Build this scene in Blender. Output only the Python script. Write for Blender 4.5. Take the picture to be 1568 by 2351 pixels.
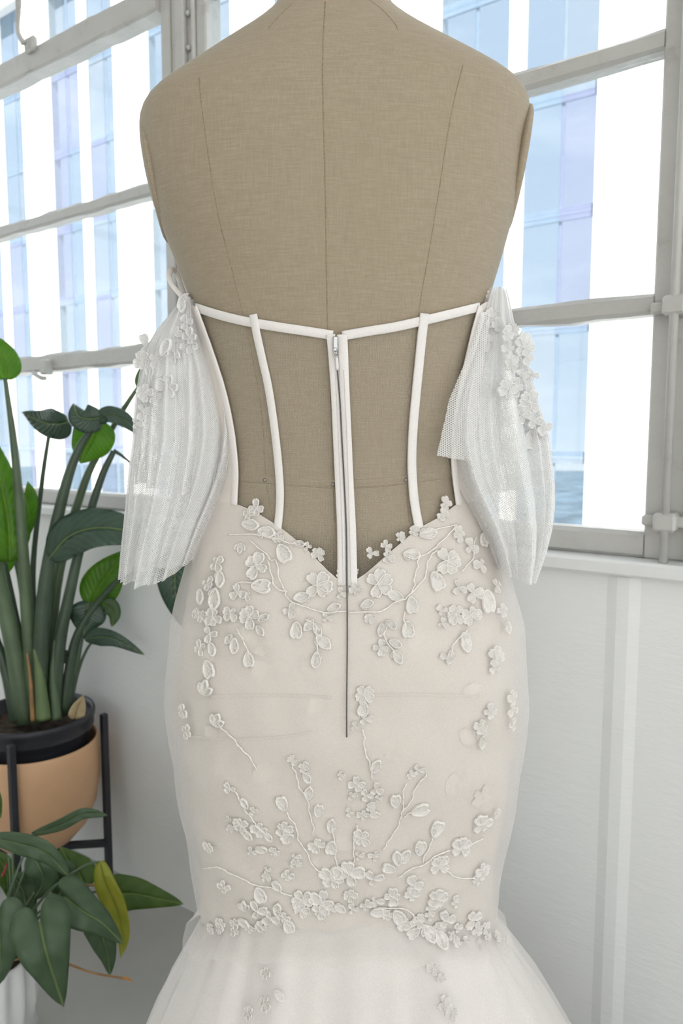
import bpy, bmesh, math, random
import numpy as np
from mathutils import Vector, Matrix
from mathutils.bvhtree import BVHTree

for o in list(bpy.data.objects):
    bpy.data.objects.remove(o, do_unlink=True)
scene = bpy.context.scene
C = scene.collection
random.seed(7)

# ------------------------------------------------------------------ camera
# World: X runs along the window wall, Y points out of the window, wall face at Y = 0.
# "View" frame: origin on the floor under the camera, x to the right, y forward.
FPX, HC, DW = 1700.0, 1.15, 1.165
TH = math.atan(175 / FPX)
_h = math.hypot(2384, FPX)
AX = (2384 / _h, -FPX / _h)
NX = (-AX[1], AX[0])
YAW = math.atan2(NX[0], AX[0])
cam_d = bpy.data.cameras.new('camera')
cam = bpy.data.objects.new('camera', cam_d)
C.objects.link(cam)
cam.location = (0, -DW, HC)
cam.rotation_euler = (math.pi / 2 - TH, 0, YAW)
cam_d.sensor_fit = 'VERTICAL'
cam_d.sensor_height = 36.0
cam_d.lens = 36.0 * FPX / 2351
cam_d.clip_start = 0.02
cam_d.clip_end = 600
cam_d.dof.use_dof = True
cam_d.dof.focus_distance = 0.74
cam_d.dof.aperture_fstop = 8.0
scene.camera = cam

# ------------------------------------------------------------------ world, sun, exposure
scene.view_settings.view_transform = 'Standard'
scene.view_settings.look = 'None'
scene.view_settings.exposure = 1.28
scene.view_settings.gamma = 1.0
scene.view_settings.use_curve_mapping = False
scene.cycles.max_bounces = 6
scene.cycles.diffuse_bounces = 4
scene.cycles.transparent_max_bounces = 24
scene.cycles.sample_clamp_indirect = 6.0
scene.cycles.use_adaptive_sampling = True
scene.cycles.adaptive_threshold = 0.06
scene.cycles.adaptive_min_samples = 16
scene.cycles.caustics_reflective = False
scene.cycles.caustics_refractive = False

w = bpy.data.worlds.new('sky')
scene.world = w
w.use_nodes = True
nt = w.node_tree
nt.nodes.clear()
def N(t, **kw):
    n = nt.nodes.new(t)
    for k, v in kw.items():
        setattr(n, k, v)
    return n
tc = N('ShaderNodeTexCoord')
sp = N('ShaderNodeSeparateXYZ')
nt.links.new(tc.outputs['Generated'], sp.inputs[0])
rp = N('ShaderNodeValToRGB')
el = rp.color_ramp.elements
el[0].position = 0.0; el[0].color = (.70, .70, .69, 1)
el[1].position = 1.0; el[1].color = (.58, .63, .70, 1)
e = el.new(.48); e.color = (.78, .79, .79, 1)
e = el.new(.54); e.color = (.66, .70, .74, 1)
e = el.new(.68); e.color = (.58, .64, .71, 1)
mr = N('ShaderNodeMapRange')
mr.inputs['From Min'].default_value = -1
nt.links.new(sp.outputs['Z'], mr.inputs['Value'])
nt.links.new(mr.outputs[0], rp.inputs[0])
mp = N('ShaderNodeMapping')
mp.inputs['Scale'].default_value = (1, 1, 3.2)
nt.links.new(tc.outputs['Generated'], mp.inputs[0])
nz = N('ShaderNodeTexNoise')
nz.inputs['Scale'].default_value = 4.2
nz.inputs['Detail'].default_value = 6
nz.inputs['Roughness'].default_value = .55
nt.links.new(mp.outputs[0], nz.inputs['Vector'])
cr = N('ShaderNodeValToRGB')
cr.color_ramp.elements[0].position = .47; cr.color_ramp.elements[0].color = (0, 0, 0, 1)
cr.color_ramp.elements[1].position = .74; cr.color_ramp.elements[1].color = (.8, .8, .8, 1)
nt.links.new(nz.outputs[0], cr.inputs[0])
mx = N('ShaderNodeMix', data_type='RGBA')
mx.inputs[7].default_value = (.92, .91, .90, 1)
nt.links.new(cr.outputs[0], mx.inputs[0])
nt.links.new(rp.outputs[0], mx.inputs[6])
bg = N('ShaderNodeBackground')
bg.inputs['Strength'].default_value = 1.0
nt.links.new(mx.outputs[2], bg.inputs[0])
wo = N('ShaderNodeOutputWorld')
nt.links.new(bg.outputs[0], wo.inputs[0])

sun_d = bpy.data.lights.new('sun', 'SUN')
sun_d.energy = 5.5
sun_d.angle = math.radians(.6)
sun_d.color = (1, .94, .85)
sun = bpy.data.objects.new('sun', sun_d)
C.objects.link(sun)
sun.location = (3, -8, 9)
sun.rotation_euler = Vector((-.30, .66, -.70)).to_track_quat('-Z', 'Y').to_euler()

# ------------------------------------------------------------------ helpers: frames
def ray(px, py):
    x = (px - 784) / FPX
    v = (py - 1175.5) / FPX
    c, s = math.cos(TH), math.sin(TH)
    return Vector((x, c - v * s, -s - v * c))
def at(px, py, Y):
    """View-frame point in the upright plane Y metres ahead of the camera."""
    r = ray(px, py)
    t = Y / r.y
    return Vector((r.x * t, Y, HC + r.z * t))
def V2W(p):
    return Vector((p[0] * AX[0] + p[1] * AX[1], p[0] * NX[0] + p[1] * NX[1] - DW, p[2]))
def wl(px, py, off=0.0):
    """Point of the plane Y = off behind a pixel: (x, z)."""
    r = ray(px, py)
    u, n = r.x * AX[0] + r.y * AX[1], r.x * NX[0] + r.y * NX[1]
    t = (DW + off) / n
    return u * t, HC + r.z * t
def smooth_path(pts, n):
    """Catmull-Rom through the points, n samples."""
    P = [Vector(p) for p in pts]
    if len(P) == 2:
        return [P[0].lerp(P[1], i / (n - 1)) for i in range(n)]
    P = [P[0] * 2 - P[1]] + P + [P[-1] * 2 - P[-2]]
    m = len(P) - 3
    out = []
    for i in range(n):
        s = i / (n - 1) * m
        k = min(int(s), m - 1)
        t = s - k
        a, b, c, d = P[k:k + 4]
        out.append(.5 * ((2 * b) + (c - a) * t + (2 * a - 5 * b + 4 * c - d) * t * t + (3 * b - a - 3 * c + d) * t ** 3))
    return out

# ------------------------------------------------------------------ helpers: objects
def mesh_obj(name, verts, faces, mat, parent=None, smooth=False, uv=None):
    me = bpy.data.meshes.new(name)
    me.from_pydata([tuple(v) for v in verts], [], faces)
    if uv is not None:
        ul = me.uv_layers.new(name='UVMap')
        for l in me.loops:
            ul.data[l.index].uv = uv[l.vertex_index]
    me.materials.append(mat)
    if smooth:
        me.polygons.foreach_set('use_smooth', [True] * len(me.polygons))
    me.update()
    o = bpy.data.objects.new(name, me)
    C.objects.link(o)
    o.parent = parent
    return o
def bm_obj(name, bm, mat, parent=None, smooth=False):
    me = bpy.data.meshes.new(name)
    bm.to_mesh(me)
    bm.free()
    me.materials.append(mat)
    if smooth:
        me.polygons.foreach_set('use_smooth', [True] * len(me.polygons))
    o = bpy.data.objects.new(name, me)
    C.objects.link(o)
    o.parent = parent
    return o
def bm_box(bm, lo, hi, bevel=0):
    c = [(a + b) / 2 for a, b in zip(lo, hi)]
    s = [b - a for a, b in zip(lo, hi)]
    r = bmesh.ops.create_cube(bm, size=1, matrix=Matrix.Translation(c) @ Matrix.Diagonal((*s, 1)))
    if bevel:
        es = {e for v in r['verts'] for e in v.link_edges}
        bmesh.ops.bevel(bm, geom=list(es), offset=bevel, segments=1, affect='EDGES')
def box(name, lo, hi, mat, parent=None, bevel=0):
    bm = bmesh.new()
    bm_box(bm, lo, hi, bevel)
    return bm_obj(name, bm, mat, parent)
def thing(name, label, cat, loc=(0, 0, 0), rz=0, group=None, kind=None):
    o = bpy.data.objects.new(name, None)
    C.objects.link(o)
    o.location = loc
    o.rotation_euler = (0, 0, rz)
    return tag(o, label, cat, group, kind)
def tag(o, label, cat, group=None, kind=None):
    o['label'] = label
    o['category'] = cat
    if group: o['group'] = group
    if kind: o['kind'] = kind
    return o
def tube_data(path, rad, ns=8):
    """rad: number or list. Returns verts, faces with closed ends."""
    n = len(path)
    R = rad if isinstance(rad, (list, tuple)) else [rad] * n
    V, Fc = [], []
    up = Vector((.13, .27, .95)).normalized()
    T0 = (path[1] - path[0]).normalized()
    u = T0.cross(up)
    if u.length < .1:
        u = T0.cross(Vector((1, 0, 0)))
    u.normalize()
    for i in range(n):
        T = (path[min(i + 1, n - 1)] - path[max(i - 1, 0)]).normalized()
        u = (u - T * u.dot(T)).normalized()
        v = T.cross(u)
        for k in range(ns):
            a = 2 * math.pi * k / ns
            V.append(path[i] + (u * math.cos(a) + v * math.sin(a)) * R[i])
    for i in range(n - 1):
        for k in range(ns):
            k2 = (k + 1) % ns
            Fc.append((i * ns + k, i * ns + k2, (i + 1) * ns + k2, (i + 1) * ns + k))
    Fc.append(tuple(range(ns))[::-1])
    Fc.append(tuple(range((n - 1) * ns, n * ns)))
    return V, Fc
def tube(name, path, rad, mat, parent=None, ns=8):
    V, Fc = tube_data(path, rad, ns)
    return mesh_obj(name, V, Fc, mat, parent, True)
def lathe(name, prof, mat, parent=None, ns=48, mod=None, centre=(0, 0)):
    V, Fc = [], []
    for (r, z) in prof:
        for k in range(ns):
            a = 2 * math.pi * k / ns
            rr = r * (mod(a, z) if mod else 1)
            V.append((centre[0] + rr * math.cos(a), centre[1] + rr * math.sin(a), z))
    m = len(prof)
    for i in range(m - 1):
        for k in range(ns):
            k2 = (k + 1) % ns
            Fc.append((i * ns + k, i * ns + k2, (i + 1) * ns + k2, (i + 1) * ns + k))
    Fc.append(tuple(range(ns))[::-1])
    Fc.append(tuple(range((m - 1) * ns, m * ns)))
    return mesh_obj(name, V, Fc, mat, parent, True)

# ------------------------------------------------------------------ materials
class Mat:
    def __init__(s, name):
        s.m = bpy.data.materials.new(name)
        s.m.use_nodes = True
        s.t = s.m.node_tree
        s.t.nodes.clear()
        s.out = s.n('ShaderNodeOutputMaterial')
    def n(s, t, ins=None, **kw):
        q = s.t.nodes.new(t)
        for k, v in kw.items():
            setattr(q, k, v)
        for k, v in (ins or {}).items():
            if isinstance(v, bpy.types.NodeSocket):
                s.t.links.new(v, q.inputs[k])
            else:
                q.inputs[k].default_value = v
        return q
    def link(s, a, b):
        s.t.links.new(a, b)
    def done(s, sh):
        s.t.links.new(sh, s.out.inputs['Surface'])
        return s.m
    def coord(s, kind='Object', scale=(1, 1, 1)):
        c = s.n('ShaderNodeTexCoord')
        return s.n('ShaderNodeMapping', {'Vector': c.outputs[kind], 'Scale': scale}).outputs[0]
    def noise(s, vec, scale, detail=3, rough=.5):
        return s.n('ShaderNodeTexNoise', {'Vector': vec, 'Scale': scale, 'Detail': detail, 'Roughness': rough}).outputs[0]
    def ramp(s, fac, stops):
        r = s.n('ShaderNodeValToRGB', {'Fac': fac})
        el = r.color_ramp.elements
        while len(el) < len(stops):
            el.new(.5)
        for q, (p, c) in zip(el, stops):
            q.position = p
            q.color = (*c, 1) if len(c) == 3 else c
        return r.outputs[0]
    def math(s, op, a, b=0.0):
        return s.n('ShaderNodeMath', {0: a, 1: b}, operation=op).outputs[0]
    def bump(s, h, strength, dist):
        return s.n('ShaderNodeBump', {'Height': h, 'Strength': strength, 'Distance': dist}).outputs[0]
    def pbr(s, col, rough=.6, normal=None, **kw):
        ins = {'Base Color': col, 'Roughness': rough}
        if normal is not None:
            ins['Normal'] = normal
        ins.update(kw)
        return s.n('ShaderNodeBsdfPrincipled', ins).outputs[0]
def c4(r, g, b): return (r, g, b, 1)

def m_plain(name, col, rough=.6, nscale=20, var=.08, bump=.0, bd=.002, **kw):
    M = Mat(name)
    v = M.coord()
    f = M.noise(v, nscale, 5)
    lo = tuple(x * (1 - var) for x in col)
    hi = tuple(min(1, x * (1 + var)) for x in col)
    c = M.ramp(f, [(.3, lo), (.7, hi)])
    nm = M.bump(f, bump, bd) if bump else None
    return M.done(M.pbr(c, rough, nm, **kw))

# plaster wall: soft brush marks and small lumps
M = Mat('painted_plaster')
v = M.coord()
big = M.noise(v, 2.5, 4)
fine = M.noise(M.coord(scale=(1, 1, 2.5)), 26, 6, .6)
h = M.math('ADD', M.math('MULTIPLY', big, .8), M.math('MULTIPLY', fine, .35))
MAT_WALL = M.done(M.pbr(M.ramp(big, [(.3, (.825, .82, .80)), (.7, (.87, .87, .855))]), .55, M.bump(h, .35, .010)))
# window paint: thick old gloss paint
M = Mat('old_window_paint')
v = M.coord()
f = M.noise(v, 55, 4)
d = M.noise(v, 9, 6, .7)
MAT_FRAME = M.done(M.pbr(M.ramp(d, [(.28, (.38, .36, .33)), (.42, (.51, .50, .475)), (.7, (.55, .54, .52))]), .38, M.bump(f, .5, .004)))
MAT_SILL = m_plain('sill_paint', (.80, .80, .79), .35, 14, .04, .3, .004)
# concrete floor
M = Mat('concrete_floor')
v = M.coord()
f = M.noise(v, 3.5, 6, .6)
g = M.noise(v, 60, 4)
sp_ = M.math('GREATER_THAN', M.noise(v, 38, 2), .74)
col = M.n('ShaderNodeMix', {0: sp_, 6: M.ramp(f, [(.3, (.41, .41, .385)), (.7, (.48, .48, .455))]), 7: c4(.5, .5, .48)}, data_type='RGBA').outputs[2]
MAT_FLOOR = M.done(M.pbr(col, .5, M.bump(g, .2, .003)))
MAT_CEIL = m_plain('ceiling_paint', (.82, .81, .79), .8, 6, .03)
# linen of the dress form
M = Mat('linen')
vx = M.coord(scale=(60, 60, 900))
vz = M.coord(scale=(900, 900, 45))
a = M.noise(vx, 1.0, 3, .6)
b = M.noise(vz, 1.0, 3, .6)
blot = M.noise(M.coord(), 9, 4)
wv = M.math('ADD', M.math('MULTIPLY', a, .55), M.math('MULTIPLY', b, .45))
col = M.n('ShaderNodeMix', {0: M.math('MULTIPLY', blot, .5), 6: M.ramp(wv, [(.33, (.30, .24, .168)), (.5, (.35, .285, .203)), (.66, (.405, .338, .248))]), 7: c4(.35, .28, .185)}, data_type='RGBA').outputs[2]
MAT_LINEN = M.done(M.pbr(col, .75, M.bump(wv, .35, .0012), **{'Sheen Weight': .15}))
MAT_SEAM = m_plain('seam_thread', (.30, .24, .155), .8, 400, .25)
MAT_PIN = m_plain('pin_steel', (.35, .33, .31), .35, 300, .1, Metallic=.9)
MAT_POLE = m_plain('stand_steel', (.35, .35, .36), .3, 40, .1, Metallic=.9)
# satin lining and lace of the dress
M = Mat('ivory_fabric')
v = M.coord()
tw = M.noise(M.coord(scale=(1, 1, .6)), 900, 2)
lc = M.n('ShaderNodeTexVoronoi', {'Vector': v, 'Scale': 55.0}, feature='DISTANCE_TO_EDGE').outputs[0]
soft = M.noise(v, 14, 5, .6)
mask = M.ramp(M.noise(v, 11, 3), [(.42, (0, 0, 0)), (.58, (1, 1, 1))])
vein = M.math('LESS_THAN', M.n('ShaderNodeTexVoronoi', {'Vector': M.n('ShaderNodeVectorMath', {0: v, 1: M.n('ShaderNodeTexNoise', {'Vector': v, 'Scale': 40.0}).outputs[1]}, operation='ADD').outputs[0], 'Scale': 95.0}, feature='DISTANCE_TO_EDGE').outputs[0], .05)
vm = M.math('MULTIPLY', vein, mask)
hh = M.math('ADD', M.math('ADD', M.math('MULTIPLY', tw, .30), M.math('MULTIPLY', soft, 1.0)), M.math('MULTIPLY', vm, .25))
cb = M.ramp(M.math('ADD', M.math('MULTIPLY', soft, .6), M.math('MULTIPLY', tw, .4)), [(.35, (.83, .755, .69)), (.62, (.88, .81, .75))])
cb = M.n('ShaderNodeMix', {0: M.math('MULTIPLY', vm, .35), 6: cb, 7: c4(.93, .90, .87)}, data_type='RGBA').outputs[2]
MAT_SKIRT = M.done(M.n('ShaderNodeMixShader', {0: .12,
    1: M.pbr(cb, .6, M.bump(hh, .30, .003), **{'Sheen Weight': .2}),
    2: M.n('ShaderNodeBsdfTranslucent', {'Color': c4(.9, .88, .86)}).outputs[0]}).outputs[0])
MAT_RIBBON = m_plain('white_ribbon', (.84, .795, .765), .5, 500, .03, .3, .0006)
def m_lace(name, lo, hi, glow):
    M = Mat(name)
    th = M.noise(M.coord(), 700, 3)
    uv = M.n('ShaderNodeSeparateXYZ', {0: M.n('ShaderNodeTexCoord').outputs['UV']})
    # satin stitches fan out from the foot of each petal
    an = M.math('ARCTAN2', uv.outputs['Y'], M.math('ADD', uv.outputs['X'], .25))
    st = M.math('SINE', M.math('MULTIPLY', M.math('ADD', an, M.math('MULTIPLY', th, .05)), 50.0))
    f = M.math('ADD', M.math('MULTIPLY', th, .55), M.math('MULTIPLY', st, .16))
    p = M.pbr(M.ramp(f, [(.1, lo), (.5, hi)]), .55, M.bump(M.math('ADD', th, M.math('MULTIPLY', st, .16)), .42, .0008))
    return M.done(M.n('ShaderNodeMixShader', {0: glow, 1: p, 2: M.n('ShaderNodeBsdfTranslucent', {'Color': (*hi, 1)}).outputs[0]}).outputs[0])
MAT_LACE = m_lace('lace_thread', (.86, .805, .75), (.96, .92, .875), .06)
MAT_LACE2 = m_lace('lace_thread_sleeve', (.88, .86, .84), (.97, .955, .94), .15)
MAT_GHOST = m_lace('lace_ground', (.82, .75, .69), (.89, .825, .765), .06)
def m_net(name, cell, fill, thread, col, width=.16, glow=.4):
    """Fine net: threads between small cells of mostly open air (UV in metres)."""
    M = Mat(name)
    uv = M.n('ShaderNodeTexCoord').outputs['UV']
    # honeycomb: three sets of waves at 60 degrees
    k = 2 * math.pi / (cell * .866)
    f = None
    for a in (0, math.pi / 3, 2 * math.pi / 3):
        d = M.n('ShaderNodeVectorMath', {0: uv, 1: (k * math.cos(a), k * math.sin(a), 0)}, operation='DOT_PRODUCT').outputs['Value']
        c = M.math('COSINE', d)
        f = c if f is None else M.math('ADD', f, c)
    fac = M.n('ShaderNodeMapRange', {'Value': f, 'From Min': width, 'From Max': width + .7, 'To Min': thread, 'To Max': fill}).outputs[0]
    tr = M.n('ShaderNodeBsdfTransparent').outputs[0]
    df = M.n('ShaderNodeBsdfDiffuse', {'Color': col}).outputs[0]
    tl = M.n('ShaderNodeBsdfTranslucent', {'Color': col}).outputs[0]
    so = M.n('ShaderNodeMixShader', {0: glow, 1: df, 2: tl}).outputs[0]
    return M.done(M.n('ShaderNodeMixShader', {0: fac, 1: tr, 2: so}).outputs[0])
MAT_NET = m_net('ivory_net', .0018, .02, .24, c4(.62, .57, .48), -.5, .1)
MAT_TULLE = m_net('sleeve_tulle', .0022, .24, .90, c4(.98, .97, .96), .0, .32)
def m_sheer(name, fac, col, glow=.5):
    M = Mat(name)
    f = M.noise(M.coord(), 900, 2)
    tr = M.n('ShaderNodeBsdfTransparent').outputs[0]
    so = M.n('ShaderNodeMixShader', {0: glow, 1: M.n('ShaderNodeBsdfDiffuse', {'Color': col}).outputs[0], 2: M.n('ShaderNodeBsdfTranslucent', {'Color': col}).outputs[0]}).outputs[0]
    return M.done(M.n('ShaderNodeMixShader', {0: M.math('ADD', M.math('MULTIPLY', f, .16), fac - .08), 1: tr, 2: so}).outputs[0])
MAT_SHEER = m_sheer('sheer_overlay', .42, c4(.95, .915, .88))
MAT_TULLE2 = m_sheer('flounce_tulle', .45, c4(.97, .94, .915))
MAT_LINING = m_plain('white_lining', (.94, .905, .875), .6, 30, .02)
MAT_ZIP = m_plain('zip_dark', (.10, .095, .09), .6, 300, .2)
MAT_METAL = m_plain('zip_metal', (.55, .54, .52), .3, 200, .1, Metallic=.95)
# glass
def m_glass(name, tint, gloss=.05, dirt=0.0):
    M = Mat(name)
    tr = M.n('ShaderNodeBsdfTransparent', {'Color': tint}).outputs[0]
    gl = M.n('ShaderNodeBsdfGlossy', {'Color': c4(1, 1, 1), 'Roughness': .02}).outputs[0]
    s = M.n('ShaderNodeMixShader', {0: gloss, 1: tr, 2: gl}).outputs[0]
    if dirt:
        k = M.math('GREATER_THAN', M.noise(M.coord(), 150, 3, .7), .72)
        df = M.n('ShaderNodeBsdfDiffuse', {'Color': c4(.6, .6, .6)}).outputs[0]
        s = M.n('ShaderNodeMixShader', {0: M.math('MULTIPLY', k, dirt), 1: s, 2: df}).outputs[0]
    return M.done(s)
MAT_PANE = m_glass('window_glass', c4(.97, .985, .985), .03, .35)
MAT_FARPANE = m_glass('far_glass', c4(.63, .685, .738), .03)  # far pane tints stand in for the blue and dimming of the sky
MAT_FARPANE2 = m_glass('far_glass_lavender', c4(.635, .66, .738), .05)
MAT_FARPANE3 = m_glass('far_glass_pale', c4(.66, .70, .738), .03)
MAT_FACADE = m_plain('facade_stucco', (.86, .85, .83), .85, 12, .04, .4, .01)
MAT_FARFRAME = m_plain('far_frame_paint', (.93, .92, .94), .6, 8, .05)
# plants
def m_leaf(name, a, b, trans=.35, rough=.34, vein=70):
    M = Mat(name)
    uv = M.n('ShaderNodeTexCoord').outputs['UV']
    s = M.n('ShaderNodeSeparateXYZ', {0: uv})
    w_ = M.math('ABSOLUTE', s.outputs['Y'])
    ph = M.math('MULTIPLY', M.math('SUBTRACT', s.outputs['X'], M.math('MULTIPLY', w_, .25)), vein)
    st = M.math('SINE', ph)
    mid = M.math('LESS_THAN', w_, .035)
    f = M.noise(M.coord(), 18, 4)
    col = M.ramp(M.math('ADD', M.math('MULTIPLY', f, .8), M.math('MULTIPLY', st, .06)), [(.25, a), (.6, b)])
    col = M.n('ShaderNodeMix', {0: M.math('MULTIPLY', mid, .6), 6: col, 7: c4(.30, .38, .14)}, data_type='RGBA').outputs[2]
    nm = M.bump(M.math('ADD', st, M.math('MULTIPLY', f, 1.5)), .25, .002)
    p = M.pbr(col, rough, nm)
    hs = M.n('ShaderNodeHueSaturation', {'Color': col, 'Value': 2.2, 'Saturation': 1.15, 'Hue': .49}).outputs[0]
    tl = M.n('ShaderNodeBsdfTranslucent', {'Color': hs}).outputs[0]
    return M.done(M.n('ShaderNodeMixShader', {0: trans, 1: p, 2: tl}).outputs[0])
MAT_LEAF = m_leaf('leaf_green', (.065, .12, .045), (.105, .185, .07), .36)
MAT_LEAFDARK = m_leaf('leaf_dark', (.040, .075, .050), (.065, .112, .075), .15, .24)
MAT_LEAFLIT = m_leaf('leaf_lit', (.10, .21, .025), (.15, .28, .04), .55)  # lit copy of the leaf green: backlight put into the colour
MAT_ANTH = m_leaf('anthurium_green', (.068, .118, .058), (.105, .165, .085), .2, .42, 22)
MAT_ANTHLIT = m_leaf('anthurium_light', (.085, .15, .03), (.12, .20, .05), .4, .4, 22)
MAT_YELLOW = m_leaf('leaf_yellowing', (.30, .33, .04), (.40, .40, .07), .4, .4, 22)
MAT_STALK = m_plain('stalk_green', (.095, .14, .075), .4, 9, .35)
MAT_STALKDARK = m_plain('stalk_dark', (.055, .085, .052), .4, 9, .3)
MAT_SHEATH = m_plain('sheath_pale', (.13, .19, .075), .45, 7, .3)
MAT_DRY = m_plain('dried_brown', (.34, .19, .08), .7, 30, .3)
MAT_DRYLEAF = m_plain('dried_tan', (.46, .36, .20), .7, 30, .2)
MAT_POT = m_plain('black_plastic', (.028, .028, .036), .42, 20, .2)
MAT_SOIL = m_plain('soil', (.05, .032, .02), .95, 60, .6, .8, .01)
MAT_TERRA = m_plain('terracotta_glaze', (.70, .425, .24), .5, 8, .06)
MAT_STEEL = m_plain('black_steel', (.022, .022, .028), .45, 30, .15)
MAT_CERAMIC = m_plain('white_ceramic', (.88, .87, .86), .4, 10, .03)
MAT_GROUND = m_plain('distant_land', (.16, .22, .27), .9, .35, .5)

# ------------------------------------------------------------------ the room
box('floor', (-3.7, -9.0, -.12), (4.5, .30, 0), MAT_FLOOR)
tag(bpy.data.objects['floor'], 'grey concrete floor below the window wall', 'floor', kind='structure')
box('ceiling', (-3.7, -5.4, 3.45), (4.5, .30, 3.65), MAT_CEIL)  # added out of view: blocks the sun and dims the interior
tag(bpy.data.objects['ceiling'], 'unseen white ceiling added to keep direct sun out of the room', 'ceiling', kind='structure')
WZ0, WZ1 = .945, 3.10
bm = bmesh.new()
bm_box(bm, (-3.7, 0, 0), (4.5, .28, WZ0))
bm_box(bm, (-3.7, 0, WZ1), (4.5, .28, 3.45))
bm_box(bm, (-3.7, 0, WZ0), (-3.30, .28, WZ1))
bm_box(bm, (2.75, 0, WZ0), (4.5, .28, WZ1))
o = bm_obj('wall_back', bm, MAT_WALL)
tag(o, 'white painted plaster wall below the steel windows', 'wall', kind='structure')
bm = bmesh.new()
bm_box(bm, (-3.9, -5.4, 0), (-3.7, -2.2, 3.45))  # solid rear part added to cut light on the form's left side
bm_box(bm, (-3.9, -2.2, 0), (-3.7, .28, .70))
bm_box(bm, (-3.9, -2.2, 3.20), (-3.7, .28, 3.45))
tag(bm_obj('shade_wall_left', bm, MAT_WALL), 'white side wall added at the far left to shade the form, out of frame', 'wall', kind='structure')
w6 = thing('window_6', 'tall steel framed side window at the far left, out of frame', 'window', (-3.8, -.97, .70), kind='structure')
for z0 in (0.0, .80, 1.62, 2.46):
    box('glazing_bar', (-.02, -1.23, z0), (.02, 1.25, z0 + .04), MAT_FRAME, w6)
for y0 in (-1.23, .0, 1.21):
    box('frame_jamb', (-.022, y0, 0), (.022, y0 + .04, 2.50), MAT_FRAME, w6)
for y0 in (-1.19, .04):
    for z0 in (.04, .84, 1.66):
        box('pane', (-.002, y0, z0), (.002, y0 + 1.17, z0 + .78), MAT_PANE, w6)
tag(box('shade_wall_rear', (-3.7, -5.4, 0), (1.0, -5.2, 3.45), MAT_WALL), 'partial rear wall added behind the camera to block fill light, out of frame', 'wall', kind='structure')  # unseen, added so the fill comes mostly from the right
# vertical rib on the wall at the right, with chamfered sides
V = []
for z in (0.0, .935):
    for (x, y) in ((-.322, 0.0), (-.306, -.005), (-.288, -.005), (-.272, 0.0)):
        V.append((x, y, z))
o = mesh_obj('trim_1', V, [(0, 1, 5, 4), (1, 2, 6, 5), (2, 3, 7, 6), (3, 2, 1, 0), (4, 5, 6, 7), (0, 4, 7, 3)], MAT_WALL)
tag(o, 'vertical painted rib on the white wall right of the dress', 'trim', kind='structure')
# sill
bm = bmesh.new()
bm_box(bm, (-3.30, -.022, .938), (2.75, .20, .962), .004)
tag(bm_obj('trim_2', bm, MAT_SILL), 'long white painted sill under the steel windows', 'window sill', kind='structure')

# steel windows: bays between posts
FY = .022                                   # front face of the steel
def wobble_bar(name, x0, x1, z0, z1, y0, y1, mat, parent, amp=.0022, n=22, seed=0):
    """A horizontal bar with the uneven edge of many coats of paint."""
    rnd = random.Random(seed)
    ph = [rnd.uniform(0, 6.28) for _ in range(6)]
    V, Fc = [], []
    bv = .006
    for i in range(n + 1):
        x = x0 + (x1 - x0) * i / n
        a = amp * (math.sin(x * 23 + ph[0]) * .5 + math.sin(x * 51 + ph[1]) * .35 + math.sin(x * 97 + ph[2]) * .25)
        b = amp * (math.sin(x * 27 + ph[3]) * .5 + math.sin(x * 45 + ph[4]) * .35 + math.sin(x * 88 + ph[5]) * .25)
        prof = [(y1, z0 + b), (y0 + bv, z0 + b), (y0, z0 + bv), (y0, z1 - bv), (y0 + bv, z1 + a), (y1, z1 + a)]
        V += [(x, y, z) for y, z in prof]
    for i in range(n):
        for k in range(6):
            k2 = (k + 1) % 6
            Fc.append((i * 6 + k, i * 6 + k2, (i + 1) * 6 + k2, (i + 1) * 6 + k))
    Fc.append(tuple(range(6))[::-1])
    Fc.append(tuple(range(n * 6, n * 6 + 6)))
    return mesh_obj(name, V, Fc, mat, parent)
def window(idx, x0, x1, label, vent=False):
    r = thing('window_%d' % idx, label, 'window', ((x0 + x1) / 2, 0, .962), kind='structure')
    cx = (x0 + x1) / 2
    L = lambda x: x - cx
    Z = lambda z: z - .962
    g = .030
    box('frame_jamb', (L(x0), FY, Z(.962)), (L(x0) + g, .06, Z(3.10)), MAT_FRAME, r, .003)
    box('frame_jamb', (L(x1) - g, FY, Z(.962)), (L(x1), .06, Z(3.10)), MAT_FRAME, r, .003)
    wobble_bar('bottom_rail', L(x0 + g), L(x1 - g), Z(.962), Z(1.003), FY, .06, MAT_FRAME, r, .0008, seed=idx)
    zs = [(1.330, 1.362), (1.702, 1.733), (2.078, 2.124), (2.45, 2.482), (2.82, 2.85), (3.07, 3.10)]
    if vent:
        zs[0] = (1.322, 1.366); zs[2] = (2.082, 2.142)
    for k, (a, b) in enumerate(zs):
        thick = vent and k in (0, 2)
        wobble_bar('glazing_bar', L(x0 + g), L(x1 - g), Z(a), Z(b), FY - (.014 if thick else 0), .055, MAT_FRAME, r, .0028, seed=idx * 31 + k)
        lo = 1.003 if k == 0 else zs[k - 1][1]
        box('pane', (L(x0 + g), .040, Z(lo)), (L(x1 - g), .043, Z(a)), MAT_PANE, r)
    return r
PX0 = wl(388, 30, FY)[0]; PX1 = wl(466, 60, FY)[0]
RX = wl(1500, 690, FY)[0]
w1 = window(1, -2.28, PX0 - .0, 'steel framed window bay left of the dress form, with a cam handle', True)
w2 = window(2, PX1 - .022, RX + .030, 'steel framed window bay behind and right of the dress form')
w3 = window(3, RX + .135, RX + 1.10, 'steel framed window bay past the right edge of the photo')
w4 = window(4, -3.30, -2.38, 'steel framed window bay past the left edge of the photo')
w5 = window(5, RX + 1.20, 2.75, 'furthest steel framed window bay on the right, out of frame')
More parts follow.
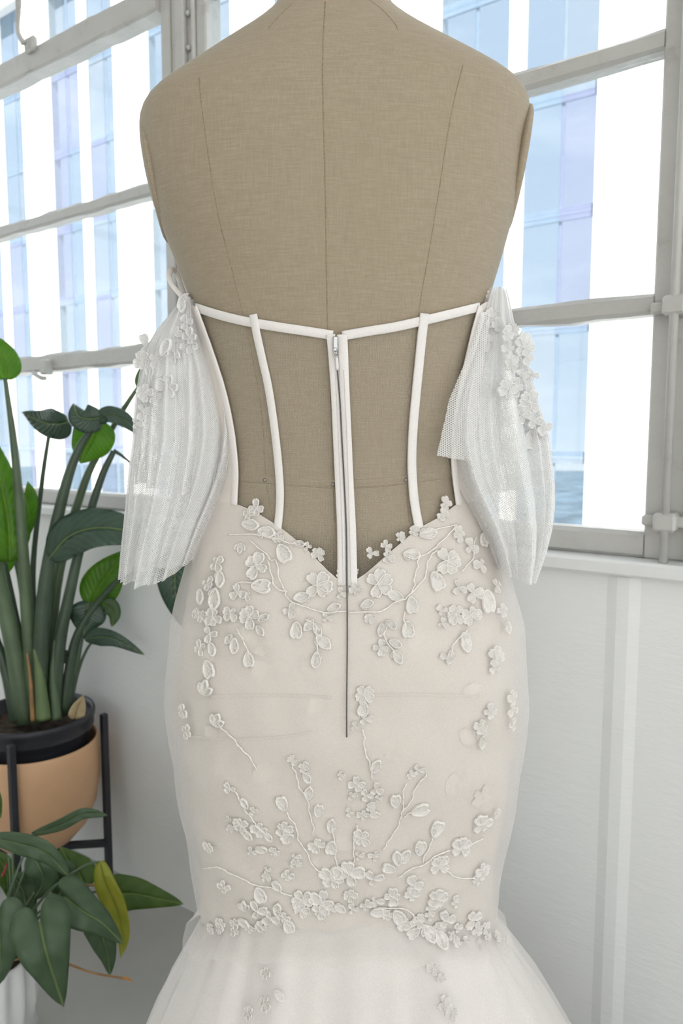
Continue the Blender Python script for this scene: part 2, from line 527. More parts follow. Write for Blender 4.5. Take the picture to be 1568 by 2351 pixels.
# posts between the bays: a flat steel post with a raised cover strip
def post(x0, x1, idx, label):
    r = thing('trim_%d' % idx, label, 'window post', ((x0 + x1) / 2, 0, .962), kind='structure')
    h = (x1 - x0) / 2
    box('post_plate', (-h, .026, 0), (h, .10, 2.138), MAT_FRAME, r, .003)
    box('cover_strip', (-h * .38, .012, 0), (h * .30, .026, 2.138), MAT_FRAME, r, .003)
    box('edge_bead', (h * .72, .016, 0), (h, .026, 2.138), MAT_FRAME, r, .003)
    return r
p3 = post(PX0, PX1 - .022, 3, 'pale steel post between the two window bays left of the shoulder')
post(RX + .030, RX + .135, 4, 'pale steel post with a bolt rod at the right edge of the photo')
post(-2.38, -2.28, 5, 'pale steel post past the left edge of the photo')
post(RX + 1.10, RX + 1.20, 6, 'pale steel post far right, out of frame')
for k, z in enumerate((.52, .78, 1.02, 1.09, 1.3)):
    bm = bmesh.new()
    bmesh.ops.create_uvsphere(bm, u_segments=10, v_segments=6, radius=.006, matrix=Matrix.Translation(((PX1 - PX0) * .2, .02, z)))
    bm_obj('screw_head', bm, MAT_FRAME, p3, True)
# bolt rod with its guides on the right post
rx = wl(1541, 900, 0)[0]
r = thing('bolt_rod', 'white painted vertical bolt rod on the post at the right edge', 'window rod', (rx, -.004, .962))
tube('rod', [Vector((0, 0, 0)), Vector((0, 0, .7)), Vector((0, 0, 2.1))], .0065, MAT_FRAME, r, 12)
for z in (wl(1545, 1200)[1] - .962, wl(1560, 700)[1] - .962, 1.25):
    g_ = box('rod_guide', (-.016, -.008, z - .014), (.016, .032, z + .014), MAT_FRAME, r, .004)
    bm = bmesh.new()
    bm_box(bm, (-.036, .010, z - .008), (.036, .032, z + .008), .003)
    bm_obj('guide_plate', bm, MAT_FRAME, g_)
# cam handle on the left window, and the latch lower down
wc = Vector(((-2.28 + PX0) / 2, 0, .962))
def on_bay(px, py, y): 
    x, z = wl(px, py, y)
    return Vector((x, y, z)) - wc
hb = on_bay(66, 103, -.004)
hd = box('cam_handle', (hb.x - .024, -.006, hb.z - .014), (hb.x + .020, .012, hb.z + .022), MAT_FRAME, w1, .006)
pth = smooth_path([hb + Vector((-.004, -.012, .0)), hb + Vector((-.014, -.018, .024)), hb + Vector((-.010, -.022, .042)), hb + Vector((.001, -.026, .060)), hb + Vector((.005, -.028, .071))], 18)
tube('handle_arm', pth, [.0075 - .002 * math.sin(math.pi * i / 17) for i in range(18)], MAT_FRAME, hd, 10)
bm = bmesh.new()
ring = [hb + Vector((.007 + .0065 * math.cos(a), -.028, .085 + .015 * math.sin(a))) for a in np.linspace(0, 2 * math.pi, 25)]
bm.free()
tube('handle_loop', ring, 0.0042, MAT_FRAME, hd, 8)
lb = on_bay(106, 838, 0)
lt = box('latch', (lb.x - .012, -.014, lb.z - .026), (lb.x + .016, .012, lb.z + .014), MAT_FRAME, w1, .004)
tube('latch_tongue', smooth_path([lb + Vector((-.045, -.008, -.018)), lb + Vector((-.03, -.014, -.024)), lb + Vector((-.005, -.014, -.034)), lb + Vector((.012, -.012, -.036))], 10), .006, MAT_FRAME, lt, 8)

# ------------------------------------------------------------------ outside: the building across
D = 6.5
BY = D - DW
bld = thing('building', 'sunlit white building with tall glazed bays across from the window', 'building', (-5.5, BY, -6))
def BX(u): return u * D + 5.5
def BZ(q): return HC + q * D + 6
PER = .3197
z_lo, z_hi = -6.0, HC + .957 * D
trs = [-.30, -.157, -.030, .148, .298, .452, .612, .775, .955]
pane_cache = {}
def pane_mesh(w_, h_, mat):
    k = (round(w_, 3), round(h_, 3), mat.name)
    if k not in pane_cache:
        b = bmesh.new()
        bm_box(b, (0, -.005, 0), (w_, .005, h_))
        me = bpy.data.meshes.new('pane')
        b.to_mesh(me); b.free()
        me.materials.append(mat)
        pane_cache[k] = me
    return pane_cache[k]
rnd = random.Random(3)
for k in range(-5, 2):
    s = -.5457 + PER * k
    e = s + .2333
    # pier to the right of this bay
    box('pier', (BX(e), 0, BZ(-.6)), (BX(s + PER), .24, BZ(.957)), MAT_FACADE, bld, .01)
    box('pier_rib', (BX(e) + .33, -.025, BZ(-.6)), (BX(s + PER) - .02, 0, BZ(.957)), MAT_FACADE, bld, .01)
    mid = (s + e) / 2 + .003
    box('mullion', (BX(mid - .0115), .07, BZ(-.6)), (BX(mid + .0115), .135, BZ(.957)), MAT_FACADE, bld)
    if k < -4: continue
    for (a, b) in ((s, mid - .0115), (mid + .0115, e)):
        for q in trs:
            if q == .955: continue
            box('transom', (BX(a), .128, BZ(q) - .055), (BX(b), .15, BZ(q) + .055), MAT_FARFRAME, bld)
        m2 = (a + b) / 2
        box('glazing_strip', (BX(m2) - .014, .151, BZ(-.6)), (BX(m2) + .014, .165, BZ(.957)), MAT_FARFRAME, bld)
        for (pa, pb) in ((a, m2), (m2, b)):
            for q0, q1 in zip(trs[:-1], trs[1:]):
                mt = rnd.choice([MAT_FARPANE, MAT_FARPANE, MAT_FARPANE, MAT_FARPANE2, MAT_FARPANE3])
                if k == 0 and pb == e and q0 in (.298,): mt = MAT_FARPANE2
                if k == 0 and pb != e and q0 > .1: mt = MAT_FARPANE
                ob = bpy.data.objects.new('pane', pane_mesh(BX(pb) - BX(pa) - .002, BZ(q1) - BZ(q0) - .004, mt))
                C.objects.link(ob)
                ob.parent = bld
                ob.location = (BX(pa) + .001, .12, BZ(q0) + .002)
box('spandrel', (BX(-2.3), 0, 0), (BX(.45), .5, BZ(-.6)), MAT_FACADE, bld)
box('parapet', (BX(-2.3), -.02, BZ(.957)), (BX(.45), .5, BZ(1.35)), MAT_FACADE, bld, .02)
o = box('ground', (-160, .6, -6.2), (60, 150, -6.0), MAT_GROUND)
tag(o, 'blue grey land far below beyond the glazed building', 'ground', kind='structure')

# ------------------------------------------------------------------ the dress form
YC = .80                                     # view distance of the form's axis
root_loc = V2W((0, YC, 0))
def loc_px(px, py, dy=0.0):
    p = at(px, py, YC + dy)
    return Vector((p.x, p.y - YC, p.z))
CAM_L = Vector((0, -YC, HC))
PROF = [  # pixel row, left edge, right edge, depth behind (towards the camera), depth in front
    (-140, 655, 880, .050, .052), (-60, 645, 892, .050, .052), (0, 642, 895, .052, .054), (45, 632, 903, .058, .056), (90, 577, 966, .066, .062),
    (130, 510, 1042, .074, .070), (165, 456, 1112, .080, .080), (195, 408, 1168, .085, .088), (222, 366, 1203, .089, .095), (250, 336, 1214, .092, .100),
    (285, 323, 1213, .094, .105), (330, 324, 1208, .096, .110), (400, 335, 1200, .099, .118), (470, 352, 1186, .100, .125), (540, 378, 1166, .100, .130),
    (620, 410, 1143, .098, .135), (700, 442, 1118, .095, .135), (780, 463, 1103, .091, .128), (860, 480, 1093, .087, .115), (950, 494, 1083, .083, .105),
    (1040, 504, 1075, .080, .098), (1110, 505, 1078, .080, .096), (1180, 482, 1105, .086, .098), (1250, 452, 1136, .096, .102), (1330, 430, 1162, .108, .106),
    (1420, 411, 1182, .119, .110), (1510, 399, 1192, .125, .112), (1600, 397, 1195, .126, .112), (1700, 408, 1186, .120, .110), (1800, 425, 1170, .112, .106),
    (1900, 443, 1153, .105, .102), (2000, 461, 1130, .100, .100), (2070, 470, 1122, .097, .098), (2140, 474, 1124, .096, .098), (2230, 474, 1124, .096, .098), (2330, 474, 1124, .096, .098)]
_z, _xl, _xr, _bb, _bf = [], [], [], [], []
for (py, xl, xr, bb, bf) in PROF:
    a = loc_px(xl, py); b = loc_px(xr, py)
    k = math.sqrt(1 - (bb / YC) ** 2)
    c = (a.x + b.x) / 2
    hw = (b.x - a.x) / 2 * k
    _z.append(a.z); _xl.append(c - hw); _xr.append(c + hw); _bb.append(bb); _bf.append(bf)
_zr = np.array(_z[::-1])
ZG = np.linspace(_zr[0], _zr[-1], 900)
def _sm(arr):
    y = np.interp(ZG, _zr, np.array(arr[::-1]))
    k = np.exp(-np.linspace(-2.2, 2.2, 25) ** 2); k /= k.sum()
    yp = np.concatenate([np.full(12, y[0]), y, np.full(12, y[-1])])
    return np.convolve(yp, k, 'valid')
G_XL, G_XR, G_BB, G_BF = _sm(_xl), _sm(_xr), _sm(_bb), _sm(_bf)
SE = 2 / 2.35
def sect(z):
    i = (z - ZG[0]) / (ZG[1] - ZG[0])
    i = min(max(i, 0), len(ZG) - 1.001)
    k = int(i); t = i - k
    L = lambda g: g[k] * (1 - t) + g[k + 1] * t
    return L(G_XL), L(G_XR), L(G_BB), L(G_BF)
def S(th, z, off=0.0):
    """Point of the figure: th = 0 is the middle of the back, th grows to the right."""
    xl, xr, bb, bf = sect(z)
    s, c = math.sin(th), math.cos(th)
    f = lambda q: math.copysign(abs(q) ** SE, q)
    x = (xl + xr) / 2 + ((xr - xl) / 2 + off) * f(s)
    y = -(bb + off) * f(c) if c > 0 else -(bf + off) * f(c)
    return Vector((x, y, z))
def th_of(p, off=0.0):
    xl, xr, bb, bf = sect(p.z)
    b = bb if p.y < 0 else bf
    g = lambda q: math.copysign(abs(q) ** (1 / SE), q)
    return math.atan2(g((p.x - (xl + xr) / 2) / ((xr - xl) / 2 + off)), g(-p.y / (b + off)))
def grid(nr, nc, fn, wrap=False):
    """fn(i, j) -> Vector; returns verts, faces."""
    V = [fn(i, j) for i in range(nr) for j in range(nc)]
    Fc = []
    for i in range(nr - 1):
        for j in range(nc if wrap else nc - 1):
            j2 = (j + 1) % nc
            Fc.append((i * nc + j, i * nc + j2, (i + 1) * nc + j2, (i + 1) * nc + j))
    return V, Fc
def shell(z0, z1, nr, nc, off):
    return grid(nr, nc, lambda i, j: S(2 * math.pi * j / nc, z0 + (z1 - z0) * i / (nr - 1), off), True)
zt, zb = ZG[-1], loc_px(784, 1700).z
form = thing('dress_form', 'headless beige linen tailor dress form seen from the back', 'mannequin', root_loc, YAW)
NR, NC = 110, 96
zh = loc_px(784, 1190).z
V, Fc = grid(NR, NC, lambda i, j: S(2 * math.pi * j / NC, zb + (zt - zb) * i / (NR - 1), -.020 * min(1, max(0, (zh - (zb + (zt - zb) * i / (NR - 1))) / .05))), True)
Fc.append(tuple(range(NC))[::-1])
Fc.append(tuple(range((NR - 1) * NC, NR * NC)))
mesh_obj('torso', V, Fc, MAT_LINEN, form, True)
Vs, Fs = shell(ZG[0], zt, 260, 160, .0)
BODY = BVHTree.FromPolygons(Vs, Fs)
def hit(px, py, bvh=BODY, off=0.0):
    d = ray(px, py).normalized()
    r = bvh.ray_cast(CAM_L, d)
    if r[0] is None:
        q = bvh.find_nearest(loc_px(px, py))
        r = (q[0], q[1])
    n = r[1]
    if n.dot(d) > 0: n = -n
    return r[0] + n * off, n
def surf_path(pix, n, bvh=BODY, off=0.0):
    P = smooth_path([Vector((x, y, 0)) for x, y in pix], n)
    H = [hit(p.x, p.y, bvh, off) for p in P]
    return [h[0] for h in H], [h[1] for h in H]
# seams of the linen cover
for nm, pts in (('back_seam', [(747, 4), (742, 100), (741, 200), (745, 350), (748, 480), (751, 700), (760, 950), (768, 1200)]),
                ('princess_seam', [(457, 178), (468, 280), (497, 470), (528, 600), (553, 700), (580, 820), (602, 960), (612, 1110), (632, 1210)]),
                ('princess_seam', [(1063, 150), (1036, 262), (1006, 450), (985, 580), (964, 700), (950, 830), (938, 980), (931, 1100), (940, 1200)]),
                ('neck_seam', [(616, 66), (640, 38), (675, 6), (710, -14), (760, -22), (820, -12), (868, 14), (905, 52), (914, 70)]),
                ('waist_seam', [(520, 1102), (600, 1108), (690, 1116), (780, 1120), (870, 1117), (960, 1106), (1060, 1094)])):
    P, _ = surf_path(pts, 60, BODY, -.0004)
    tube(nm, P, .0008, MAT_SEAM, form, 6)
def strip_data(P, Nn, width, thick, lift=0.0):
    """Flat ribbon lying on a surface; width may be a list."""
    V, Fc = [], []
    n = len(P)
    W = width if isinstance(width, (list, tuple)) else [width] * n
    for i in range(n):
        T = (P[min(i + 1, n - 1)] - P[max(i - 1, 0)]).normalized()
        sd = Nn[i].cross(T).normalized()
        b = P[i] + Nn[i] * lift
        h = W[i] / 2
        for (u, q) in ((-1, -.6), (-1, .35), (-.82, 1), (0, .85), (.82, 1), (1, .35), (1, -.6)):
            V.append(b + sd * (u * h) + Nn[i] * (q * thick))
    for i in range(n - 1):
        for k in range(7):
            k2 = (k + 1) % 7
            Fc.append((i * 7 + k, i * 7 + k2, (i + 1) * 7 + k2, (i + 1) * 7 + k))
    Fc.append(tuple(range(7))[::-1])
    Fc.append(tuple(range((n - 1) * 7, n * 7)))
    return V, Fc
def strip(name, pix, n, width, thick, mat, parent, bvh=BODY, off=.0):
    P, Nn = surf_path(pix, n, bvh, off)
    V, Fc = strip_data(P, Nn, width, thick)
    return mesh_obj(name, V, Fc, mat, parent, True)
PXM = YC * .88 / FPX * 1.0                   # metres per pixel on the back surface
strip('waist_tape', [(520, 1094), (600, 1100), (690, 1107), (780, 1110), (870, 1107), (960, 1097), (1060, 1086)], 50, .0075, .0005, MAT_LINEN, form)
for (x, y) in ((609, 1102), (931, 1102), (765, 1112)):
    p, n_ = hit(x, y, BODY, .001)
    bm = bmesh.new()
    bmesh.ops.create_uvsphere(bm, u_segments=10, v_segments=6, radius=.0021, matrix=Matrix.Translation(p))
    bm_obj('pin', bm, MAT_PIN, form, True)
# arm plates: padded oval discs closing the armholes
for sgn, px, py, tilt in ((1, 1189, 388, .165), (-1, 359, 415, -.17)):
    c = loc_px(px, py)
    ra, rb, t = .062, .048, .0048
    V, Fc = [], []
    ns = 36
    tl = Matrix.Rotation(tilt, 3, 'Y') @ Matrix.Rotation(-.10 * sgn, 3, 'Z')
    prof = [(0, 1.0), (.72, 1.0), (.93, .75), (1, .3), (1, -.3), (.93, -.9), (0, -1)]
    for (q, hgt) in prof:
        for k in range(ns):
            a = 2 * math.pi * k / ns
            V.append(c + tl @ Vector((sgn * hgt * t, q * rb * math.cos(a), q * ra * math.sin(a))))
    for i in range(len(prof) - 1):
        for k in range(ns):
            k2 = (k + 1) % ns
            Fc.append((i * ns + k, i * ns + k2, (i + 1) * ns + k2, (i + 1) * ns + k))
    mesh_obj('arm_plate', V, Fc, MAT_LINEN, form, True)
tube('stand_pole', [Vector((0, 0, .02)), Vector((0, 0, .4)), Vector((0, 0, zb + .02))], .016, MAT_POLE, form, 16)
lathe('stand_base', [(.0, 0), (.17, 0), (.17, .012), (.15, .022), (.03, .03), (.02, .05)], MAT_POLE, form, 40)

# ------------------------------------------------------------------ the wedding dress
dress = thing('wedding_dress', 'white lace mermaid wedding dress with sheer corset back on the dress form', 'dress', root_loc, YAW)
O1, O2 = .0030, .0052
Vs, Fs = shell(ZG[0], zt, 260, 160, O1)
NETB = BVHTree.FromPolygons(Vs, Fs)
Vs, Fs = shell(ZG[0], zt, 260, 160, O2)
SKB = BVHTree.FromPolygons(Vs, Fs)
def thz(pix, bvh, off, n=60):
    P, _ = surf_path(pix, n, bvh)
    return np.array([th_of(p, off) for p in P]), np.array([p.z for p in P])
eL = [(446, 700), (472, 780), (505, 870), (530, 970), (541, 1060), (544, 1110), (541, 1158)]
eR = [(1104, 700), (1083, 780), (1062, 870), (1046, 970), (1040, 1060), (1042, 1110), (1050, 1158)]
tL, zL = thz(eL, SKB, O2)
tR, zR = thz(eR, SKB, O2)
thL = lambda z: float(np.interp(z, zL[::-1], tL[::-1]))
thR = lambda z: float(np.interp(z, zR[::-1], tR[::-1]))
tT, zT = thz([(446, 702), (520, 722), (600, 738), (690, 757), (772, 768), (870, 755), (960, 737), (1040, 720), (1104, 702)], NETB, O1)
ztop = lambda t: float(np.interp(t, tT, zT))
tV, zV = thz([(541, 1156), (590, 1178), (650, 1216), (705, 1262), (766, 1322), (797, 1334), (832, 1322), (895, 1268), (958, 1216), (1010, 1186), (1050, 1156)], SKB, O2, 120)
vedge = lambda t: float(np.interp(t, tV, zV))
ZW = float(zV[0])
def net_pt(i, j, nr=60, nc=60):
    q = j / (nc - 1); s = i / (nr - 1)
    t = 0.0
    z = 1.2
    for _ in range(5):
        t = thL(z) * (1 - q) + thR(z) * q
        zb_ = vedge(t) - .006
        z = ztop(t) * (1 - s) + zb_ * s
    return S(t, z, O1)
V, Fc = grid(60, 60, net_pt)
uv = [(v.x, v.z) for v in V]
mesh_obj('net_back_panel', V, Fc, MAT_NET, dress, True, uv)
# bodice: sides and front
def bod_pt(i, j, nr=50, nc=90):
    s = i / (nr - 1); q = j / (nc - 1)
    z0 = ZW
    t = 0
    z = 1.2
    for _ in range(3):
        a, b = thR(z), 2 * math.pi + thL(z)
        t = a + (b - a) * q
        top = ztop(tT[-1]) + .035 * math.sin(math.pi * q) ** .8
        z = z0 + (top - z0) * s
    return S(t, z, O2)
V, Fc = grid(50, 90, bod_pt)
bodice = mesh_obj('bodice', V, Fc, MAT_SKIRT, dress, True)
# skirt over the hips
seam_t = lambda t: 0.606 + .055 * max(0, math.cos(t)) ** 1.5 + .003 * math.sin(15 * t) + .002 * math.sin(37 * t)
def skirt_pt(i, j, nr=130, nc=180, off=None, ext=0.0, kick=0.0):
    t = -math.pi + 2 * math.pi * j / nc
    top = vedge(t) if tV[0] < t < tV[-1] else ZW
    q = i / (nr - 1)
    z = top + (seam_t(t) - ext - top) * q
    o_ = O2 - .012 * abs(math.sin(t)) ** 5 * min(1, q * 4) * min(1, (1 - q) * 6) if off is None else off
    p = S(t, z, o_)
    # faint wrinkles of the outer lace
    wv = .0007 * math.sin(26 * t + 9 * z * 3) * math.sin(z * 46 + 2 * math.sin(t * 3)) + .0009 * math.sin(61 * z + 5 * t)
    d = max(0, q - .93) / .07
    return p + Vector((math.sin(t), -math.cos(t), 0)) * (wv * min(1, q * 5) + kick * d * d)
V, Fc = grid(130, 180, skirt_pt, True)
skirt = mesh_obj('skirt', V, Fc, MAT_SKIRT, dress, True)
V, Fc = grid(130, 180, lambda i, j: skirt_pt(i, j, off=O2 + .0016, ext=.026, kick=.019), True)
ov = mesh_obj('sheer_overlay', V, Fc, MAT_SHEER, dress, True)
ov['label'] = 'sheer net layer over the skirt'
OV_V, OV_F = V, Fc
SKIRTB = BVHTree.FromPolygons(V, Fc)
# flared tulle flounce under the lace edge
def flare(q):
    """outward shift for a drop of q metres"""
    return .03 * (1 - math.exp(-q / .20)) + .38 * q
def flounce(name, mat, off, amp, k, ph, top_lift, nr=46, nc=300, zf=.012):
    def f(i, j):
        t = 2 * math.pi * j / nc
        s = (i / (nr - 1)) ** 1.35
        zs = seam_t(t) + top_lift
        z = zs + (zf - zs) * s
        base = S(t, max(zs, ZG[0] + .001), O2 * .6 + off * min(1, s * 6))
        d = zs - z
        g = min(1, d / .22)
        out = flare(max(0, d - .012)) * (.5 + .5 * abs(math.sin(t))) * (1 + .2 * math.sin(t))
        pl = amp * g * (math.sin(k * t + ph) + .5 * math.sin(k * 1.618 * t + 2 * ph) + .35 * math.sin(k * 2.3 * t + ph * .7))
        dr = Vector((math.sin(t), -math.cos(t), 0))
        p = base + dr * (out + pl)
        p.z = z
        return p
    V, Fc = grid(nr, nc, f, True)
    uv = []
    for i in range(nr):
        for j in range(nc):
            uv.append((j / nc * 1.6, V[i * nc + j].z))
    return mesh_obj(name, V, Fc, mat, dress, True, uv), V, Fc
flounce('flounce_lining', MAT_LINING, -.004, .0046, 17, .4, .006)
flounce('flounce_layer', MAT_TULLE2, .005, .0058, 17, .9, .006)
fl, V, Fc = flounce('flounce_layer', MAT_TULLE2, .012, .0080, 17, 1.3, .004)
FLB = BVHTree.FromPolygons(V, Fc)
EDGEB = BVHTree.FromPolygons(list(OV_V) + list(V), list(OV_F) + [tuple(i + len(OV_V) for i in f) for f in Fc])

# bindings and boning of the corset back
W_ = lambda px: px * PXM
strip('top_binding', [(452, 706), (500, 722), (560, 737), (640, 751), (700, 760), (764, 770)], 40, W_(21), .0012, MAT_RIBBON, dress, NETB, .0008)
strip('top_binding', [(786, 771), (850, 760), (900, 752), (960, 739), (1030, 722), (1098, 705)], 40, W_(21), .0012, MAT_RIBBON, dress, NETB, .0008)
strip('boning_channel', [(583, 722), (592, 770), (604, 825), (618, 890), (630, 970), (639, 1050), (644, 1120), (643, 1170), (638, 1218)], 60, W_(19), .0014, MAT_RIBBON, dress, NETB, .0020)
strip('boning_channel', [(973, 720), (966, 780), (960, 840), (953, 910), (947, 980), (944, 1050), (946, 1110), (951, 1160), (961, 1214)], 60, W_(22), .0014, MAT_RIBBON, dress, NETB, .0020)
strip('side_binding', [(450, 704), (468, 755), (492, 825), (512, 890), (528, 960), (538, 1030), (542, 1090), (539, 1160)], 60, W_(18), .0013, MAT_RIBBON, dress, SKB, .0010)
strip('side_binding', [(1102, 704), (1088, 755), (1072, 825), (1058, 890), (1047, 960), (1041, 1030), (1043, 1090), (1052, 1160)], 60, W_(18), .0013, MAT_RIBBON, dress, SKB, .0010)
strip('zipper_tape', [(759, 768), (763, 800), (770, 900), (775, 1010), (780, 1120), (784, 1220), (785, 1345)], 60, W_(21), .0013, MAT_RIBBON, dress, NETB, .0030)
strip('zipper_tape', [(785, 768), (787, 800), (791, 900), (796, 1010), (801, 1120), (806, 1220), (809, 1345)], 60, W_(23), .0013, MAT_RIBBON, dress, NETB, .0030)
strip('tape_stitching', [(771, 850), (778, 1000), (786, 1200), (789, 1340)], 50, W_(2), .0006, MAT_RIBBON, dress, NETB, .0046)
strip('tape_stitching', [(790, 850), (797, 1000), (803, 1200), (806, 1340)], 50, W_(2), .0006, MAT_RIBBON, dress, NETB, .0046)
strip('zipper', [(771, 778), (775, 850), (781, 930), (785, 1010), (791, 1120), (795, 1220), (796, 1320), (797, 1400), (797, 1500), (796, 1600), (796, 1690)], 90, W_(3.0), .0006, MAT_ZIP, dress, SKB, .0028)
# slider and pull
p, n_ = hit(770, 790, NETB, .0060)
bm = bmesh.new()
bm_box(bm, p - Vector((.0022, .0016, .0070)), p + Vector((.0022, .0016, .0070)), .0008)
sl = bm_obj('zipper_slider', bm, MAT_METAL, dress)
P, Nn = surf_path([(771, 806), (773, 822), (775, 850)], 10, NETB, .0065)
V, Fc = strip_data(P, Nn, [.0014, .0026, .0018, .0020, .0024, .0028, .0030, .0030, .0028, .0020], .0007)
mesh_obj('pull_tab', V, Fc, MAT_RIBBON, sl, True)
for zz in (-.006, -.010):
    ringp = [p + Vector((.0016 * math.cos(a), -.0016, zz + .0026 * math.sin(a))) for a in np.linspace(0, 2 * math.pi, 13)]
    tube('pull_ring', ringp, .0005, MAT_METAL, sl, 6)

# ------------------------------------------------------------------ lace motifs
def frame_at(p, n, ang):
    up = Vector((0, 0, 1))
    rt = up.cross(n)
    if rt.length < .05: rt = Vector((1, 0, 0))
    rt.normalize()
    if rt.x < 0: rt = -rt
    up = (n.cross(rt) if n.cross(rt).z > 0 else rt.cross(n)).normalized()
    # ang measured in the picture: 0 = right, 90 = down
    c, s = math.cos(math.radians(ang)), math.sin(math.radians(ang))
    T = rt * c - up * s
    B = rt * s + up * c
    return T, B
def petal_points(kind, m, rnd):
    """outline of a petal or leaf along +x from 0 to 1: list of (x, y)."""
    out = []
    for k in range(m):
        a = 2 * math.pi * k / m
        if kind == 'leaf':
            x = .5 - .5 * math.cos(a)
            y = .30 * math.sin(a) * (1 - .35 * math.cos(a + .2)) * (1.12 if x > .1 else .9)
            y *= (1 - .45 * max(0, x - .6) / .4)
        elif kind == 'bud':
            x = .5 - .5 * math.cos(a)
            y = .36 * math.sin(a) * (.72 + .5 * x)
            x -= .12 * math.exp(-((x - 1) / .12) ** 2) * (.5 + .5 * math.cos(a * 6))
        else:
            x = .5 - .5 * math.cos(a)
            y = .40 * math.sin(a) * (.55 + .70 * x)
            if x > .85: x -= .10 * math.exp(-(y / .09) ** 2)
        out.append((x * (1 + rnd.uniform(-.03, .03)), y))
    return out
def motif(kind, px, py, r, ang, bvh, parent, mat, lift=.0004, grow=1.14, height0=.0019, seed=0, stickout=0.0, normal=None):
    """A raised embroidered flower or leaf lying on the fabric, r in pixels."""
    rnd = random.Random(seed)
    p0, n0 = hit(px, py, bvh)
    if normal is not None:
        n0 = Vector((normal[0] + rnd.uniform(-.25, .25), normal[1], normal[2] + rnd.uniform(-.2, .2))).normalized()
    R = r * (p0.y + YC) / FPX * grow
    T, B = frame_at(p0, n0, ang)
    V, Fc, UV = [], [], []
    def put(u, v, h):
        q = p0 + T * u + B * v
        f = bvh.find_nearest(q)
        n = f[1]
        if n.dot(n0) < 0: n = -n
        if (f[0] - q).length > .010 or stickout:
            f0 = q
            n = n0
        else:
            f0 = f[0]
        V.append(f0 + n * (lift + h + stickout))
    def petal(ox, oy, a, ln, wd, kd):
        m = 28
        ol = petal_points(kd, m, rnd)
        ca, sa = math.cos(a), math.sin(a)
        b0 = len(V)
        def P2(x, y, h):
            X, Y = x * ln, y * ln * wd
            put(ox + X * ca - Y * sa, oy + X * sa + Y * ca, h)
            UV.append((x, y))
        cxm = .42
        height = min(height0, .15 * ln)
        P2(cxm, 0, height * .1)
        rings = ((.40, lambda k: height * (.50 if k % 2 else .0)), (.76, lambda k: height * (.42 if k % 2 else -.05)), (.84, lambda k: height * .95), (.95, lambda k: height * 1.0), (1.03, lambda k: height * .55), (1.05, lambda k: -height * .5))
        for (s, hf) in rings:
            for k, (x, y) in enumerate(ol):
                P2(cxm + (x - cxm) * s, y * s, hf(k))
        for k in range(m):
            k2 = (k + 1) % m
            Fc.append((b0, b0 + 1 + k, b0 + 1 + k2))
            for g in range(len(rings) - 1):
                Fc.append((b0 + 1 + g * m + k, b0 + 1 + (g + 1) * m + k, b0 + 1 + (g + 1) * m + k2, b0 + 1 + g * m + k2))
    if kind == 'flower':
        np_ = rnd.choice([3, 4, 5])
        for i in range(np_):
            a = 2 * math.pi * i / np_ + rnd.uniform(-.28, .28)
            petal(0, 0, a, R * rnd.uniform(.68, 1.12), rnd.uniform(.8, 1.25), rnd.choice(['petal', 'petal', 'bud']))
    elif kind == 'butterfly':
        for a in (-2.5, -.65, .65, 2.5, 1.57):
            petal(0, 0, a + rnd.uniform(-.1, .1), R * rnd.uniform(.8, 1.05), 1.0, 'petal')
    elif kind == 'trefoil':
        for a in (-.75, 0, .75):
            petal(-R * .6, 0, a + rnd.uniform(-.1, .1), R * 1.35 * (1 if a == 0 else .85), .85, 'leaf')
    elif kind == 'bud':
        petal(-R, 0, 0, R * 2, .95, 'bud')
        petal(-R * .9, 0, .5, R * 1.2, .7, 'leaf')
    elif kind == 'leaf':
        petal(-R, 0, 0, R * 2, .86, 'leaf')
        petal(-R * .95, 0, rnd.choice([-.75, .75]), R * .95, .8, 'leaf')
    o = mesh_obj('lace_leaf' if kind in ('leaf', 'trefoil') else 'lace_bud' if kind == 'bud' else 'lace_flower', V, Fc, mat, parent, True, UV)
    return o
def lace_stem(pix, bvh, parent, mat, w=4.0):
    n = max(8, int(sum(math.hypot(b[0] - a[0], b[1] - a[1]) for a, b in zip(pix, pix[1:])) / 5))
    rn = random.Random(n)
    pp = smooth_path([Vector((x, y, 0)) for x, y in pix], n)
    pix = [(p.x + 2.2 * math.sin(i * .55 + n) + 1.2 * math.sin(i * 1.3), p.y + 1.6 * math.cos(i * .48)) for i, p in enumerate(pp)]
    P, Nn = surf_path(pix, n, bvh, .0010)
    r = w * .5 * PXM
    V, Fc = tube_data(P, [r * (1 + .22 * math.sin(i * 2.4)) for i in range(n)], 6)
    return mesh_obj('lace_stem', V, Fc, mat, parent, True)
